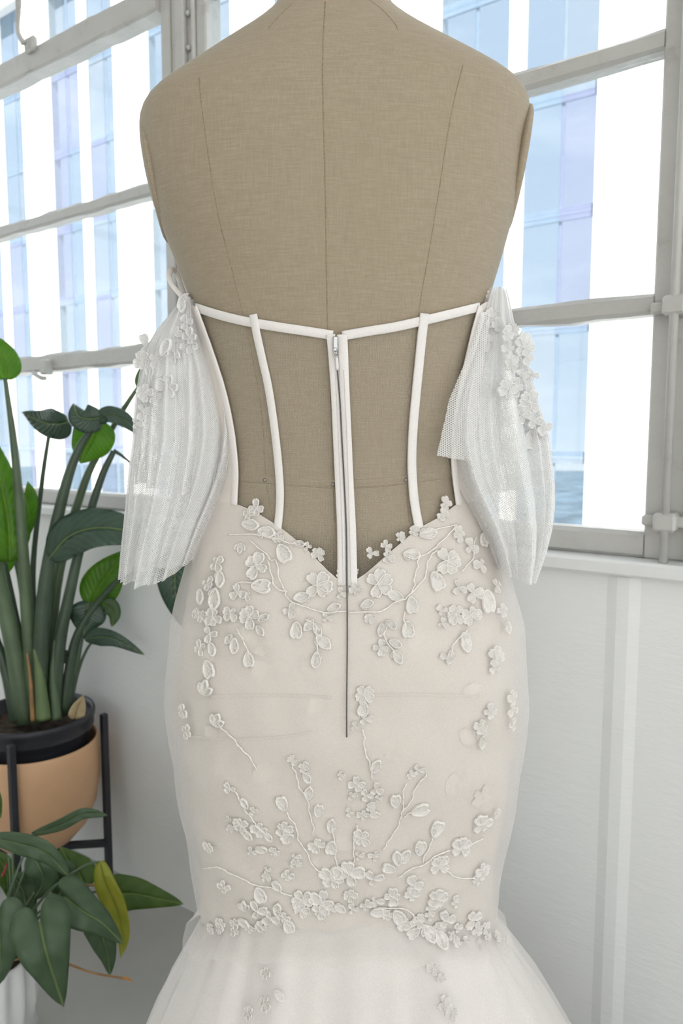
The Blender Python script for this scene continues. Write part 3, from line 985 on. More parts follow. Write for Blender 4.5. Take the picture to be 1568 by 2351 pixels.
# kind letters: f flower, b butterfly, t trefoil, u bud, l leaf; x, y, size, direction
K = dict(f='flower', b='butterfly', t='trefoil', u='bud', l='leaf')
HIP = [
 'b 728 1344 32 90', 'f 589 1298 30 20', 't 551 1258 16 90', 'f 498 1293 22 40', 'u 651 1271 22 60', 'f 546 1360 21 10', 'u 600 1346 22 0', 'f 565 1366 15 70',
 'f 530 1408 20 30', 'b 573 1416 27 -60', 'l 605 1419 13 -30', 'l 597 1448 13 50', 'l 538 1483 17 90', 'l 525 1467 12 120', 'u 571 1515 17 80', 'f 664 1400 20 50',
 'u 680 1448 19 90', 'l 693 1370 18 170', 'l 709 1435 15 130', 'l 728 1445 15 60', 'l 742 1475 20 40', 'l 725 1515 18 95', 'f 750 1419 12 0', 'f 782 1362 16 10', 'l 766 1395 15 -20',
 'f 490 1416 24 0', 'l 492 1376 24 90', 'f 463 1413 17 20', 'f 482 1456 20 0', 'f 460 1488 19 60', 'l 487 1491 15 70', 'u 479 1537 20 65', 't 471 1580 24 -80',
 'f 1053 1229 20 80', 'b 1027 1288 36 100', 'f 1103 1297 21 60', 'u 1003 1335 22 70', 'b 868 1340 30 70', 'f 822 1317 12 0', 'f 816 1355 16 0',
 'l 907 1367 18 200', 'f 1053 1349 19 30', 'f 1085 1361 25 10', 'u 1121 1381 26 90', 'f 1153 1402 19 0', 'u 945 1390 19 85', 'f 1015 1402 14 0', 'f 1015 1431 12 40',
 'b 1047 1411 25 -90', 'f 1080 1411 26 20', 'f 848 1420 13 0', 'l 874 1446 14 100', 'l 898 1434 14 40', 'u 936 1446 19 90', 'l 907 1478 15 20', 'f 874 1487 17 10', 'l 912 1508 17 60',
 'l 1068 1475 22 80', 'f 1027 1510 18 80', 'f 1138 1510 24 0', 'f 1135 1534 15 40', 'f 836 1596 21 20', 'u 833 1628 17 100', 'f 839 1651 17 0', 'f 816 1669 12 30',
 'f 1124 1634 22 0', 'f 1103 1669 19 30', 'l 1106 1704 15 90', 'f 1176 1600 18 0', 'f 1177 1628 18 30', 'f 1176 1666 17 60', 'l 842 1387 15 -20',
 'l 983 1226 20 -10', 'l 945 1273 19 5', 'f 640 1234 14 0', 'l 612 1222 20 10', 'l 575 1206 20 5', 'f 1080 1255 20 20', 'u 1110 1240 15 100', 'l 505 1330 18 80', 'f 478 1340 18 20', 'l 460 1370 16 80', 'f 450 1410 14 0',
 'f 1140 1345 16 0', 'l 1165 1440 14 90']
LOW = [
 't 498 1654 22 -70', 'f 420 1635 18 0', 'f 428 1678 18 20', 'f 672 1745 13 0', 'f 696 1761 15 20', 'l 704 1785 14 60', 'l 709 1820 16 -80', 'u 731 1860 15 -80',
 'f 527 1809 17 0', 'l 562 1844 13 -120', 'f 582 1862 12 0', 'f 525 1879 11 0', 'f 530 1900 12 0', 'b 554 1895 22 -70', 'l 567 1916 15 50', 'f 597 1903 24 0', 'l 616 1921 13 50',
 'u 648 1844 18 -110', 'f 651 1903 21 0', 'u 659 1924 17 150', 'f 578 1954 17 0', 'l 600 1951 14 -10', 'f 629 1956 13 0', 'f 728 1940 22 0', 'u 760 1946 18 100', 'f 677 1967 14 0', 'f 680 1983 13 0',
 'l 760 1895 16 -80', 'f 763 2018 34 0', 'f 696 2066 29 30', 'f 739 2071 31 10', 'f 613 1996 11 0', 'f 613 2015 13 0', 'l 635 2034 14 40', 'u 597 2055 20 70', 'f 589 2090 24 0', 'f 621 2106 23 0',
 'l 637 2088 16 -80', 'u 663 2126 18 70', 'f 538 2120 15 0', 'f 508 2120 17 0', 'f 514 2037 19 0', 'f 479 1945 15 0', 't 560 2080 18 -100', 'f 660 2010 16 0',
 'l 863 1759 17 -60', 'f 819 1800 19 0', 'f 863 1811 16 20', 'f 842 1826 16 0', 'f 807 1826 12 0', 'f 869 1832 13 0', 'f 804 1864 13 0', 'f 851 1853 15 0', 'f 833 1870 17 0', 'l 860 1870 12 0',
 'f 783 1779 10 0', 'f 962 1767 17 0', 'f 942 1779 12 0', 'u 908 1838 17 -90', 'u 965 1860 21 -15', 'b 830 1923 23 -90', 'u 1003 1902 21 -70', 'u 965 1946 18 -80', 'b 1059 1946 27 10', 'f 1106 1891 26 0', 'f 1141 1870 13 0',
 'l 912 1970 18 -100', 'l 930 1966 17 -60', 'u 892 1993 16 -160', 'b 1009 1985 25 0', 'f 801 2005 34 0', 'f 857 2017 25 0', 'f 824 1964 15 0', 'f 860 1964 15 0', 'f 948 2031 26 0', 'f 945 2055 19 0', 'f 901 2058 23 0', 'f 863 2067 17 0',
 'f 1003 2061 27 0', 'f 989 2084 19 0', 'f 804 2056 23 0', 'f 1106 1999 23 0', 'f 1094 2017 15 0', 'f 1045 2070 16 0']
EDGE = ['u 866 2093 16 0', 'u 915 2104 20 60', 'f 1024 2112 27 0', 'f 1085 2108 24 0', 'f 1096 2131 17 0', 'u 948 2140 17 150', 'l 986 2142 25 60', 'l 1012 2156 23 70', 'f 1033 2144 13 0', 'f 1066 2162 15 40', 'f 985 2098 18 0', 'f 1050 2130 14 0',
        'l 560 2118 15 20', 'f 600 2126 14 0', 'f 840 2078 16 0', 'l 780 2084 14 30', 'f 690 2086 20 0', 'f 735 2090 19 0', 'f 760 2088 14 0', 'f 650 2104 16 0', 'f 505 2132 16 0', 'f 540 2136 16 0', 'f 575 2132 14 0',
        'f 930 2120 18 0', 'f 960 2112 20 0', 'f 1005 2130 18 0', 'f 1112 2128 20 0', 'f 890 2098 16 0', 'u 1045 2160 14 80', 'f 1118 2150 14 0', 'f 485 2130 12 0', 'f 1140 2150 13 0', 'f 1160 2158 12 0', 'f 810 2086 14 0']
FLO = ['f 993 2221 17 0', 'f 1012 2247 13 0', 'f 1018 2303 20 0', 'f 1037 2326 20 0', 'f 611 2234 13 0', 'f 608 2303 18 0', 'f 570 2326 15 0', 'l 640 2285 14 60', 'f 1104 2166 13 0']
n_m = 0
def lay(lst, bvh, mat, parent, **kw):
    global n_m
    for q in lst:
        k, x, y, r, a = q.split()
        motif(K[k], float(x), float(y), float(r), float(a), bvh, parent, mat, seed=n_m, **kw)
        n_m += 1
rg = random.Random(21)
ghosts = []
for _ in range(44):
    gy = rg.uniform(1430, 2050)
    half = np.interp(gy, [1430, 1600, 2050], [330, 350, 290])
    ghosts.append('%s %.0f %.0f %.0f %.0f' % (rg.choice('fbtul'), 798 + rg.uniform(-half, half), gy, rg.uniform(14, 30), rg.uniform(0, 360)))
lay(ghosts, SKIRTB, MAT_GHOST, skirt, height0=.0004, lift=-.0013)
lay(HIP, SKIRTB, MAT_LACE, skirt)
lay(LOW, SKIRTB, MAT_LACE, skirt, height0=.0017)
# the lace edge runs from the skirt onto the flounce
lay(EDGE, EDGEB, MAT_LACE, skirt, height0=.0018, lift=.0010)
lay(FLO, FLB, MAT_LACE, skirt, height0=.0012, lift=.0012)
# flowers that stand clear of the cut edge
lay(['f 592 1168 19 0', 'f 575 1180 15 0', 'f 731 1272 18 0', 'f 707 1257 12 0', 'l 688 1250 12 10', 'f 1021 1160 19 0', 'f 1013 1184 17 0', 'f 948 1220 13 0', 'f 918 1236 13 0', 'f 886 1255 15 0', 'f 853 1272 15 0', 'f 888 1281 14 0', 'f 815 1310 10 0', 'f 780 1318 10 0'], NETB, MAT_LACE, skirt, lift=.0035)
STEMS = [[(576, 1239), (620, 1284), (632, 1288), (648, 1341), (661, 1373), (696, 1392), (742, 1405), (795, 1405)],
 [(616, 1285), (624, 1328), (637, 1349), (659, 1360)], [(522, 1226), (608, 1231), (648, 1242), (690, 1250)], [(530, 1345), (560, 1338), (600, 1342)],
 [(797, 1405), (863, 1405), (912, 1382), (942, 1364), (954, 1320), (962, 1282), (1003, 1255), (1047, 1203)], [(942, 1364), (977, 1320), (983, 1282), (1006, 1264)], [(1045, 1203), (989, 1220), (948, 1223)],
 [(1060, 1312), (1086, 1276), (1089, 1232)], [(927, 1440), (930, 1405)], [(886, 1437), (886, 1473), (912, 1505)], [(1071, 1443), (1047, 1473), (1033, 1500)], [(833, 1672), (836, 1702), (845, 1745), (858, 1790)],
 [(700, 1420), (726, 1440), (728, 1480), (726, 1505)], [(540, 1440), (560, 1470), (570, 1505)], [(1040, 1300), (1010, 1300), (1003, 1330)],
 [(672, 1750), (680, 1782), (699, 1825), (715, 1873), (719, 1921)], [(538, 1814), (567, 1862), (589, 1892), (616, 1921)], [(659, 1860), (680, 1903), (693, 1940), (723, 1988), (750, 2010)],
 [(468, 1991), (514, 1994), (567, 2023), (621, 2037), (669, 2055)], [(500, 1660), (530, 1690), (560, 1722), (590, 1765)], [(931, 1794), (924, 1841), (921, 1876), (898, 1920), (877, 1952)], [(977, 1773), (948, 1823), (927, 1864)],
 [(924, 1873), (948, 1864)], [(992, 1920), (971, 1979)], [(912, 2011), (971, 1982), (1030, 1949)], [(877, 2081), (936, 2090), (971, 2122), (1009, 2137), (1018, 2166)], [(1106, 1920), (1080, 1940), (1040, 1950)],
 [(780, 2000), (770, 1960), (765, 1900)], [(820, 1890), (815, 1930), (810, 1980)], [(1009, 1985), (1040, 2010), (1090, 2015)]]
for st in STEMS:
    lace_stem(st, SKIRTB, skirt, MAT_LACE, 3.4)
for st in ([(480, 1600), (620, 1596), (760, 1601)], [(830, 1597), (960, 1595), (1100, 1599)], [(430, 1692), (540, 1698), (650, 1692), (720, 1680)]):
    P, Nn = surf_path(st, 40, SKIRTB, .0)
    V, Fc = strip_data(P, Nn, .003, .0002)
    mesh_obj('lining_hem', V, Fc, MAT_SHEER, skirt, True)

# ------------------------------------------------------------------ flutter sleeves
def sleeve(rows, dep, dy, k, ph, hem, label, seed, sheet=False):
    """rows: pixel row, left, right; a gathered tube of tulle hanging where the arm would be."""
    ys = np.array([r[0] for r in rows], float)
    xl = np.array([r[1] for r in rows], float)
    xr = np.array([r[2] for r in rows], float)
    nr, nc = 70, 220
    rnd = random.Random(seed)
    phs = [rnd.uniform(0, 6.28) for _ in range(8)]
    def f(i, j):
        s = i / (nr - 1)
        a = (math.pi * j / (nc - 1)) if sheet else 2 * math.pi * j / nc
        c, sn = math.cos(a), math.sin(a)
        yb = ys[0] + (ys[-1] - ys[0]) * s
        # the hem is not level
        y_ = ys[0] + (ys[-1] + hem(c, sn) - ys[0]) * s
        L = float(np.interp(yb, ys, xl)); Rr = float(np.interp(yb, ys, xr))
        cx, hw = (L + Rr) / 2, (Rr - L) / 2
        d = dep * (.25 + .75 * min(1, s * 1.6))
        amp = .0125 * (.15 + .85 * s)
        fold = amp * (math.sin(k * a + phs[0] + .6 * s) + .6 * math.sin(k * 1.7 * a + phs[1]) + .45 * math.sin(k * 2.9 * a + phs[2] - s))
        # gathers run slantwise from the strap
        x = cx + hw * (c * .985 + .05 * math.sin(k * .9 * a + phs[3]) * (1 - abs(c)))
        p = loc_px(x, y_, dy)
        p.y += -sn * d - fold * (1 if sn >= 0 else .8)
        p.x += .0016 * math.sin(k * 2 * a + phs[4]) * s
        return p
    V, Fc = grid(nr, nc, f, not sheet)
    iref = int(nr * .7)
    U = [0.0]
    for j in range(nc - 1):
        U.append(U[-1] + (V[iref * nc + j + 1] - V[iref * nc + j]).length)
    uv = []
    vl = [0.0] * nc
    for i in range(nr):
        for j in range(nc):
            if i: vl[j] += (V[i * nc + j] - V[(i - 1) * nc + j]).length
            uv.append((U[j], vl[j]))
    o = mesh_obj('sleeve', V, Fc, MAT_TULLE, dress, True, uv)
    o['label'] = label
    return o, BVHTree.FromPolygons(V, Fc)
rowsL = [(690, 418, 450), (720, 392, 464), (760, 358, 478), (800, 334, 496), (850, 322, 520), (900, 314, 536), (950, 310, 548), (1000, 309, 552), (1050, 303, 548), (1100, 299, 536), (1150, 296, 516), (1200, 292, 492), (1250, 288, 472), (1300, 285, 452)]
rowsR = [(664, 1116, 1162), (700, 1098, 1172), (740, 1084, 1180), (800, 1062, 1206), (850, 1044, 1218), (900, 1022, 1230), (950, 1008, 1246), (1000, 1000, 1260), (1045, 1002, 1264), (1100, 1018, 1268), (1150, 1046, 1266), (1200, 1078, 1256), (1250, 1104, 1240), (1310, 1128, 1214)]
slL, SLB = sleeve(rowsL, .050, -.030, 9, .3, lambda c, s: 22 if c < .2 else 22 - 55 * (c - .2), 'gathered tulle sleeve left of the bodice', 5)
slR, SRB = sleeve(rowsR, .050, -.030, 8, 1.1, lambda c, s: 16 * c, 'gathered tulle sleeve right of the bodice', 9)
# second, shorter layer of each sleeve
rowsL2 = [(692, 424, 448), (740, 384, 468), (800, 345, 486), (860, 330, 500), (930, 322, 512), (1000, 320, 515), (1060, 318, 508), (1120, 320, 496)]
rowsR2 = [(668, 1120, 1158), (740, 1092, 1172), (800, 1070, 1196), (860, 1050, 1208), (930, 1030, 1226), (1000, 1030, 1240), (1060, 1046, 1246), (1120, 1068, 1248)]
sleeve(rowsL2, .040, -.026, 7, .9, lambda c, s: 14 * c, 'inner layer of the left tulle sleeve', 15, True)
sleeve(rowsR2, .040, -.026, 7, 2.1, lambda c, s: -14 * c, 'inner layer of the right tulle sleeve', 19, True)
# the loose flap of tulle over the right of the corset back
flap = [[(1094, 716), (1108, 716)], [(1066, 800), (1092, 806)], [(1040, 856), (1082, 880)], [(1014, 915), (1072, 950)], [(998, 980), (1064, 1010)], [(983, 1044), (1052, 1060)]]
def flap_pt(i, j, nr=30, nc=16):
    s = i / (nr - 1) * (len(flap) - 1)
    k = min(int(s), len(flap) - 2); t = s - k
    q = j / (nc - 1)
    a = Vector((*flap[k][0], 0)).lerp(Vector((*flap[k + 1][0], 0)), t)
    b = Vector((*flap[k][1], 0)).lerp(Vector((*flap[k + 1][1], 0)), t)
    c = a.lerp(b, q)
    p, n = hit(c.x, c.y, SKB, .006 + .004 * math.sin(q * 9) + .012 * i / (nr - 1))
    return p
V, Fc = grid(30, 16, flap_pt)
mesh_obj('sleeve_flap', V, Fc, MAT_TULLE, dress, True, [(v.x, v.z) for v in V])
SLEEVE_L = ['f 338 795 22 0', 'f 330 828 19 20', 'f 362 830 18 0', 'l 385 800 18 -60', 'f 352 868 20 0', 'f 335 905 20 0', 'f 392 888 28 0', 'f 362 912 18 0', 'f 330 945 18 0', 'f 318 975 14 0', 'f 432 742 18 0', 'f 440 775 18 0', 'f 436 800 17 0', 'f 404 770 15 0', 'f 405 820 17 0', 'l 420 700 14 90', 'f 345 935 15 0']
SLEEVE_R = ['f 1126 728 22 0', 'f 1116 786 20 30', 'f 1160 770 16 0', 'f 1164 800 16 0', 'f 1200 800 26 0', 'f 1205 822 20 0', 'f 1172 838 18 0', 'f 1196 865 20 0', 'f 1158 892 24 0', 'f 1182 892 20 0', 'b 1212 926 27 -90', 'f 1196 955 20 0', 'f 1222 968 20 0', 'f 1246 980 18 0', 'f 1262 976 17 0', 'u 1210 1012 19 100', 'f 1240 1002 15 0', 'f 1140 748 14 0', 'f 1176 758 13 0', 'f 1220 862 14 0']
lay(SLEEVE_L, SLB, MAT_LACE2, slL, height0=.0020, lift=.0012, grow=1.25, stickout=.002, normal=(-.3, -.95, .1))
lay(SLEEVE_R, SRB, MAT_LACE2, slR, height0=.0020, lift=.0012, grow=1.25, stickout=.002, normal=(.3, -.95, .1))
# gathered strap ends and the small ribbon loop by the left armhole
for (a, pts) in ((slL, [(424, 676), (430, 690), (436, 702), (446, 712)]), (slR, [(1120, 668), (1114, 684), (1106, 698), (1100, 712)])):
    P = [loc_px(x, y, -.034) for x, y in pts]
    P = smooth_path(P, 14)
    tube('gathered_strap', P, [.0042 + .0014 * math.sin(i * 2.1) for i in range(14)], MAT_RIBBON, a, 8)
P = smooth_path([loc_px(x, y, d) for x, y, d in ((430, 694, -.03), (410, 672, -.028), (393, 650, -.024), (388, 630, -.02), (397, 619, -.012), (407, 630, -.004), (415, 655, -.004), (430, 688, -.02))], 30)
V, Fc = strip_data(P, [Vector((.5, -.85, .1)).normalized()] * 30, .0055, .0004)
mesh_obj('ribbon_loop', V, Fc, MAT_RIBBON, slL, True)
V, Fc = [], []

# ------------------------------------------------------------------ plants
def leaf(name, pts, width, mat, parent, origin, roll=0.0, fold=.25, kind='blade', wave=.03, seed=0, nt_=22):
    """Leaf along a midrib; pts = (px, py, depth), width in pixels; origin = view-frame root."""
    rnd = random.Random(seed)
    P = smooth_path([at(x, y, d) for x, y, d in pts], nt_ + 1)
    dm = sum(p[2] for p in pts) / len(pts)
    Wm = width / FPX * dm / 2
    eye = Vector((0, 0, HC))
    T0 = (P[1] - P[0]).normalized()
    V, uv, Fc = [], [], []
    ncol = 5
    ln = sum((b - a).length for a, b in zip(P, P[1:]))
    rows = []
    if kind == 'heart':
        rows += [-.22, -.205, -.17, -.12, -.06]
    rows += [i / nt_ for i in range(nt_ + 1)]
    ph = [rnd.uniform(0, 6.28) for _ in range(4)]
    for t in rows:
        if t < 0:
            base = P[0] + T0 * (t * ln)
            T = T0
        else:
            i = min(int(t * nt_ + 1e-6), nt_)
            base = P[i]
            T = (P[min(i + 1, nt_)] - P[max(i - 1, 0)]).normalized()
        vd = (base - eye).normalized()
        sd = vd.cross(T)
        sd.normalize()
        nn = T.cross(sd).normalized()
        if nn.dot(vd) > 0: nn = -nn
        sd = (Matrix.Rotation(roll, 3, T) @ sd)
        nn = (Matrix.Rotation(roll, 3, T) @ nn)
        if kind == 'heart':
            if t < 0:
                wo = float(np.interp(t, [-.22, -.205, -.17, -.12, -.06, 0], [.50, .64, .78, .89, .96, 1.0]))
                wi = float(np.interp(t, [-.22, -.205, -.17, -.12, -.06, 0], [.36, .24, .15, .09, .04, 0]))
            else:
                wo = (1 - t) ** .78 * (1 + .35 * t)
                wi = 0
        elif kind == 'strap':
            wo = max(.02, math.sin(math.pi * min(1, .06 + t * .94)) ** .6); wi = 0
        else:
            wo = max(.012, (math.sin(math.pi * (.03 + .97 * t) ** .72)) ** .78); wi = 0
        for side in (-1, 1):
            for c in range(ncol):
                q = c / (ncol - 1)
                wq = (wi + (wo - wi) * q) * Wm
                h = fold * wq * (1 if fold > 0 else 1) + wave * Wm * q * math.sin(t * 11 + ph[0] + side) - .12 * Wm * q * q
                V.append(base + sd * (side * wq) + nn * h - origin)
                uv.append((t, side * (wi + (wo - wi) * q)))
    nrw = len(rows)
    for i in range(nrw - 1):
        for s in range(2):
            for c in range(ncol - 1):
                a = i * 2 * ncol + s * ncol + c
                b = a + 2 * ncol
                Fc.append((a, a + 1, b + 1, b) if s else (a, b, b + 1, a + 1))
    o = mesh_obj(name, V, Fc, mat, parent, True, uv)
    md = o.modifiers.new('thickness', 'SOLIDIFY')
    md.thickness = .0006
    return o
def stalk(name, pts, w0, w1, mat, parent, origin, flat=1.0):
    P = smooth_path([at(x, y, d) - origin for x, y, d in pts], 26)
    d = pts[0][2]
    return tube(name, P, [(w0 + (w1 - w0) * i / 25) / 2 / FPX * d for i in range(26)], mat, parent, 10)

# black plant stand
PC = at(77, 1640, 1.74)
PC.z = 0
stand_loc = V2W(PC)
stand = thing('plant_stand', 'black steel plant stand holding the terracotta bowl by the wall', 'plant stand', stand_loc, YAW)
for (dx, dy) in ((.164, .020), (.018, -.165), (-.164, -.020), (-.018, .165)):
    bm = bmesh.new()
    bm_box(bm, (-.0075, -.0075, 0), (.0075, .0075, .470), .001)
    bmesh.ops.transform(bm, matrix=Matrix.Translation((dx, dy, 0)) @ Matrix.Rotation(math.radians(50), 4, 'Z'), verts=bm.verts)
    bm_obj('leg', bm, MAT_STEEL, stand)
for (ax, ay) in ((.164, .020), (.018, -.165)):
    an = math.atan2(ay, ax)
    bm = bmesh.new()
    hl = math.hypot(ax, ay)
    zz = .128 if ax > .1 else .112
    bm_box(bm, (-hl, -.007, zz), (hl, .007, zz + .016), .001)
    bmesh.ops.transform(bm, matrix=Matrix.Rotation(an, 4, 'Z'), verts=bm.verts)
    bm_obj('crossbar', bm, MAT_STEEL, stand)
planter = thing('planter_bowl', 'round terracotta coloured bowl planter resting in the black stand', 'planter', (stand_loc.x, stand_loc.y, .145), YAW)
prof = [(.0, 0), (.045, .0), (.085, .018), (.118, .055), (.139, .105), (.149, .160), (.151, .215), (.149, .262), (.147, .270), (.143, .270), (.141, .262), (.141, .215), (.130, .12), (.09, .05), (.0, .03)]
lathe('bowl', prof, MAT_TERRA, planter, 64)
plant = thing('bird_of_paradise_plant', 'tall bird of paradise plant in black nursery pot inside the terracotta bowl', 'plant', (stand_loc.x, stand_loc.y, .205), YAW)
PO = PC + Vector((0, 0, .205))
lathe('nursery_pot', [(.0, 0), (.112, 0), (.115, .012), (.126, .19), (.128, .232), (.137, .234), (.139, .240), (.139, .262), (.142, .264), (.143, .274), (.141, .279), (.136, .279), (.132, .268), (.129, .24), (.0, .238)], MAT_POT, plant, 64)
def dome(r, z, n=40, rings=7, amp=.006, seed=1):
    rn = random.Random(seed)
    V = [(0, 0, z)]
    Fc = []
    for i in range(1, rings + 1):
        for k in range(n):
            a = 2 * math.pi * k / n
            V.append((r * i / rings * math.cos(a), r * i / rings * math.sin(a), z + rn.uniform(-amp, amp)))
    for k in range(n):
        Fc.append((0, 1 + k, 1 + (k + 1) % n))
        for i in range(rings - 1):
            a = 1 + i * n
            Fc.append((a + k, a + n + k, a + n + (k + 1) % n, a + (k + 1) % n))
    return V, Fc
V, Fc = dome(.127, .247)
mesh_obj('soil', V, Fc, MAT_SOIL, plant, True)
ST = [  # pixel path with depth, widths, material
 ([(62, 1655, 1.70), (35, 1500, 1.69), (8, 1380, 1.68), (-15, 1270, 1.66)], 52, 26, MAT_STALK),
 ([(82, 1655, 1.70), (66, 1450, 1.69), (50, 1230, 1.67), (34, 1040, 1.66), (12, 868, 1.66)], 40, 9, MAT_STALK),
 ([(88, 1640, 1.76), (80, 1450, 1.76), (76, 1300, 1.76), (96, 1110, 1.75), (112, 1000, 1.74)], 18, 8, MAT_STALKDARK),
 ([(86, 1650, 1.69), (98, 1420, 1.68), (112, 1290, 1.67), (148, 1125, 1.66), (184, 1025, 1.66), (228, 966, 1.66)], 42, 12, MAT_STALKDARK),
 ([(112, 1645, 1.72), (118, 1460, 1.73), (138, 1300, 1.73), (188, 1126, 1.74), (223, 1046, 1.74), (281, 944, 1.71), (320, 884, 1.70)], 30, 8, MAT_STALK),
 ([(120, 1645, 1.70), (136, 1480, 1.70), (157, 1375, 1.70), (187, 1245, 1.70), (230, 1104, 1.70), (261, 1036, 1.70)], 36, 13, MAT_STALKDARK),
 ([(261, 1034, 1.70), (285, 1050, 1.70), (318, 1080, 1.70)], 9, 4, MAT_STALKDARK),
 ([(146, 1640, 1.72), (160, 1530, 1.72), (178, 1455, 1.72), (222, 1385, 1.72), (290, 1318, 1.69), (372, 1282, 1.62)], 26, 7, MAT_STALKDARK),
 ([(162, 1620, 1.74), (180, 1540, 1.74), (205, 1482, 1.74), (236, 1460, 1.74)], 9, 5, MAT_STALKDARK),
 ([(150, 1635, 1.73), (172, 1540, 1.73), (186, 1470, 1.73), (205, 1400, 1.73)], 20, 8, MAT_STALKDARK),
 ([(70, 1655, 1.72), (52, 1500, 1.73), (30, 1380, 1.73), (12, 1290, 1.73)], 20, 9, MAT_STALKDARK),
 ([(78, 1560, 1.71), (50, 1340, 1.72), (26, 1250, 1.72), (5, 1160, 1.72)], 22, 8, MAT_STALKDARK),
 ([(40, 1655, 1.72), (14, 1540, 1.72), (-20, 1440, 1.72)], 34, 18, MAT_STALKDARK),
 ([(100, 1650, 1.67), (92, 1560, 1.67), (80, 1490, 1.67)], 36, 10, MAT_SHEATH),
 ([(130, 1650, 1.69), (122, 1560, 1.69), (126, 1470, 1.69)], 26, 8, MAT_STALK),
 ([(76, 1655, 1.665), (70, 1560, 1.665), (62, 1500, 1.665)], 12, 4, MAT_DRY),
]
for pts, w0, w1, mt in ST:
    stalk('stalk', pts, w0, w1, mt, plant, PO)
LV = [  # midrib, width, material, roll, fold, wave
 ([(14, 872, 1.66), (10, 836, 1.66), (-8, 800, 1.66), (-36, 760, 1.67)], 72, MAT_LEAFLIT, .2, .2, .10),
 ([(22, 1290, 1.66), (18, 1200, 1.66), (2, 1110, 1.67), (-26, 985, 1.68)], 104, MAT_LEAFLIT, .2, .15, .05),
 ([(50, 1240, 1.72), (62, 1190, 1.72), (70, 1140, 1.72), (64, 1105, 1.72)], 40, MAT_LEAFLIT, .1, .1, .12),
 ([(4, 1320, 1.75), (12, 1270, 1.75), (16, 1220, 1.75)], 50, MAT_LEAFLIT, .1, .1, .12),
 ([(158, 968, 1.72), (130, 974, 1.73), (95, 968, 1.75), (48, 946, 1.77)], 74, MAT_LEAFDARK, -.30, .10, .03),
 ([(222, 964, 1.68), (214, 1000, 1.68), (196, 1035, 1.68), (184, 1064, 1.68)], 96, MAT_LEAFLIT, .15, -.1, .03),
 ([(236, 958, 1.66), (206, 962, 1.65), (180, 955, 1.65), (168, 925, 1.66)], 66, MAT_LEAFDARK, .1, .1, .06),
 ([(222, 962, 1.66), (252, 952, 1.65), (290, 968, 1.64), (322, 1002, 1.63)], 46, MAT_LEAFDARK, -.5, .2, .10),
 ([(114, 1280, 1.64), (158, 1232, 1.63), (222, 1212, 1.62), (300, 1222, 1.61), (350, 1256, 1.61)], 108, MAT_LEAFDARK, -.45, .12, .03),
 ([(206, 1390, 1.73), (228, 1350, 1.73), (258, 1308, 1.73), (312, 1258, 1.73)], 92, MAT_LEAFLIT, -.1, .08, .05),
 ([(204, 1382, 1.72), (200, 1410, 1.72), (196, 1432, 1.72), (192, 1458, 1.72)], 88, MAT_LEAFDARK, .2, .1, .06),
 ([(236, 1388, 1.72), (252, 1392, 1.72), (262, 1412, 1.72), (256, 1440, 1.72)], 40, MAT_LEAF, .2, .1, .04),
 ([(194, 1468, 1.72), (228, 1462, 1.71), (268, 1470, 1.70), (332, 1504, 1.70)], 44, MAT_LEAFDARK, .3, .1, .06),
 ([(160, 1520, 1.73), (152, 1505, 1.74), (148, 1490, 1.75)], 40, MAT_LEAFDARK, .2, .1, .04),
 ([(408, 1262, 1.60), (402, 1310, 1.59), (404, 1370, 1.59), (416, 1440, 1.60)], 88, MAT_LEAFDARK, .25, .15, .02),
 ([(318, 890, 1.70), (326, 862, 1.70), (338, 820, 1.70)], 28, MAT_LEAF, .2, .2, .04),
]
for i, (pts, wd, mt, rl, fo, wa) in enumerate(LV):
    leaf('leaf', pts, wd, mt, plant, PO, rl, fo, 'blade', wa, i)
# dry leaf scrap in the pot
leaf('dried_leaf', [(172, 1652, 1.70), (178, 1628, 1.70), (192, 1596, 1.70)], 40, MAT_DRYLEAF, plant, PO, .3, .4, 'blade', .05, 77, 10)

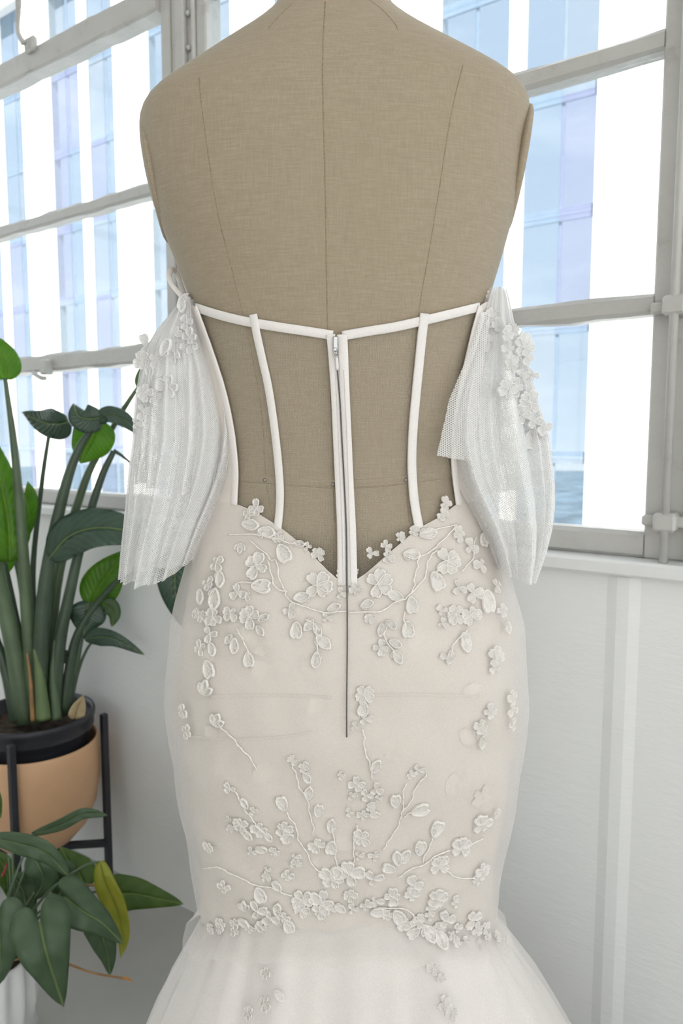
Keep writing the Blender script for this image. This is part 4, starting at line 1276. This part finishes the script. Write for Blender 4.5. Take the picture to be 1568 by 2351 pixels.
# anthurium in a white ribbed pot, nearer the camera
AC = at(-12, 2351, 1.28)
AC.z = 0
anth_loc = V2W(AC)
anth = thing('anthurium_plant', 'low leafy anthurium with heart shaped leaves in a white ribbed pot', 'plant', anth_loc, YAW)
lathe('ribbed_pot', [(.0, .0), (.064, 0), (.068, .006), (.071, .05), (.073, .10), (.073, .15), (.070, .182), (.072, .190), (.069, .194), (.062, .19), (.060, .17), (.0, .168)], MAT_CERAMIC, anth, 120,
      lambda a, z: 1 + (.075 * math.sin(a * 13 + 1.5 * math.sin(z * 85)) if .006 < z < .186 else 0))
V, Fc = dome(.0605, .172, 24, 5, .003)
mesh_obj('soil', V, Fc, MAT_SOIL, anth, True)
AL = [  # midrib from the notch to the tip
 ([(92, 2122, 1.20), (104, 2180, 1.18), (122, 2240, 1.18), (147, 2314, 1.19)], 146, MAT_ANTH, .1, .12, 'heart'),
 ([(-5, 2110, 1.22), (-2, 2160, 1.21), (-2, 2210, 1.21), (-6, 2272, 1.22)], 130, MAT_ANTH, .2, .12, 'heart'),
 ([(152, 2062, 1.26), (190, 2092, 1.25), (235, 2120, 1.25), (284, 2168, 1.26)], 104, MAT_ANTH, -.1, .10, 'heart'),
 ([(-20, 1924, 1.24), (40, 1936, 1.23), (105, 1958, 1.23), (157, 2012, 1.24)], 56, MAT_ANTH, .5, .15, 'strap'),
 ([(196, 2040, 1.36), (184, 2010, 1.37), (160, 1980, 1.38), (138, 1944, 1.39)], 78, MAT_ANTHLIT, .1, .1, 'blade'),
 ([(268, 2052, 1.40), (310, 2052, 1.41), (360, 2062, 1.42), (423, 2076, 1.44)], 88, MAT_ANTHLIT, .1, .12, 'heart'),
 ([(229, 1978, 1.33), (242, 2030, 1.32), (266, 2085, 1.32), (282, 2150, 1.32), (275, 2200, 1.32)], 54, MAT_YELLOW, .35, .2, 'blade'),
 ([(228, 2128, 1.34), (238, 2160, 1.34), (248, 2198, 1.34), (253, 2242, 1.34)], 74, MAT_ANTH, .1, .15, 'heart'),
 ([(74, 1916, 1.33), (140, 1893, 1.33), (192, 1868, 1.34), (246, 1872, 1.35)], 30, MAT_ANTH, .3, .2, 'strap'),
 ([(70, 1960, 1.33), (90, 1990, 1.32), (98, 2025, 1.32), (74, 2070, 1.32)], 78, MAT_ANTH, .3, .1, 'blade'),
 ([(120, 1985, 1.36), (132, 2010, 1.36), (140, 2040, 1.36), (120, 2080, 1.36)], 90, MAT_ANTH, .2, .1, 'blade'),
 ([(30, 2010, 1.34), (52, 2042, 1.34), (60, 2080, 1.33), (84, 2120, 1.33)], 70, MAT_ANTH, .2, .1, 'blade'),
 ([(-10, 1960, 1.34), (8, 1990, 1.34), (18, 2030, 1.34), (22, 2070, 1.34)], 46, MAT_ANTHLIT, .2, .1, 'blade'),
 ([(-12, 1810, 1.34), (-4, 1840, 1.34), (2, 1880, 1.34)], 18, MAT_ANTHLIT, .2, .1, 'blade'),
]
for i, (pts, wd, mt, rl, fo, kd) in enumerate(AL):
    leaf('leaf', pts, wd, mt, anth, AC, rl, fo, kd, .04, 40 + i)
crown = lambda: (-6 + random.uniform(-14, 14), 2215, 1.275 + random.uniform(-.02, .02))
for pts in ([(60, 2150, 1.24), (92, 2120, 1.205)], [(20, 2130, 1.25), (-5, 2108, 1.225)], [(70, 2110, 1.27), (152, 2060, 1.262)], [(-30, 2060, 1.26), (-22, 1926, 1.245)], [(110, 2110, 1.33), (198, 2042, 1.362)],
            [(120, 2080, 1.35), (200, 2050, 1.38), (268, 2052, 1.402)], [(100, 2060, 1.30), (190, 1990, 1.32), (229, 1978, 1.332)], [(120, 2110, 1.31), (228, 2128, 1.342)], [(26, 2040, 1.28), (76, 1916, 1.332)],
            [(24, 2080, 1.28), (20, 1965, 1.29)], [(30, 2090, 1.28), (28, 1945, 1.29)], [(30, 2080, 1.29), (70, 1960, 1.332)], [(60, 2080, 1.31), (120, 1985, 1.362)], [(10, 2100, 1.31), (30, 2010, 1.342)], [(-4, 2060, 1.31), (-10, 1960, 1.342)], [(-14, 2000, 1.31), (-12, 1812, 1.342)]):
    stalk('stalk', [crown()] + pts, 8, 5, MAT_STALK, anth, AC)
stalk('dried_stalk', [crown(), (90, 2192, 1.27), (158, 2214, 1.26), (215, 2234, 1.25), (284, 2246, 1.25)], 6, 5, MAT_DRY, anth, AC)
stalk('dried_tip', [(284, 2246, 1.25), (294, 2247, 1.25), (304, 2254, 1.25)], 8, 3, m_plain('dried_orange', (.62, .28, .06), .6, 40, .2), anth, AC)
stalk('dried_twig', [(180, 2030, 1.36), (205, 2032, 1.36), (228, 2034, 1.35)], 7, 3, MAT_DRY, anth, AC)
stalk('flower_spike', [(6, 2010, 1.29), (12, 1996, 1.285), (15, 1982, 1.28)], 7, 4, m_plain('spike_red', (.35, .05, .05), .5, 60, .2), anth, AC)
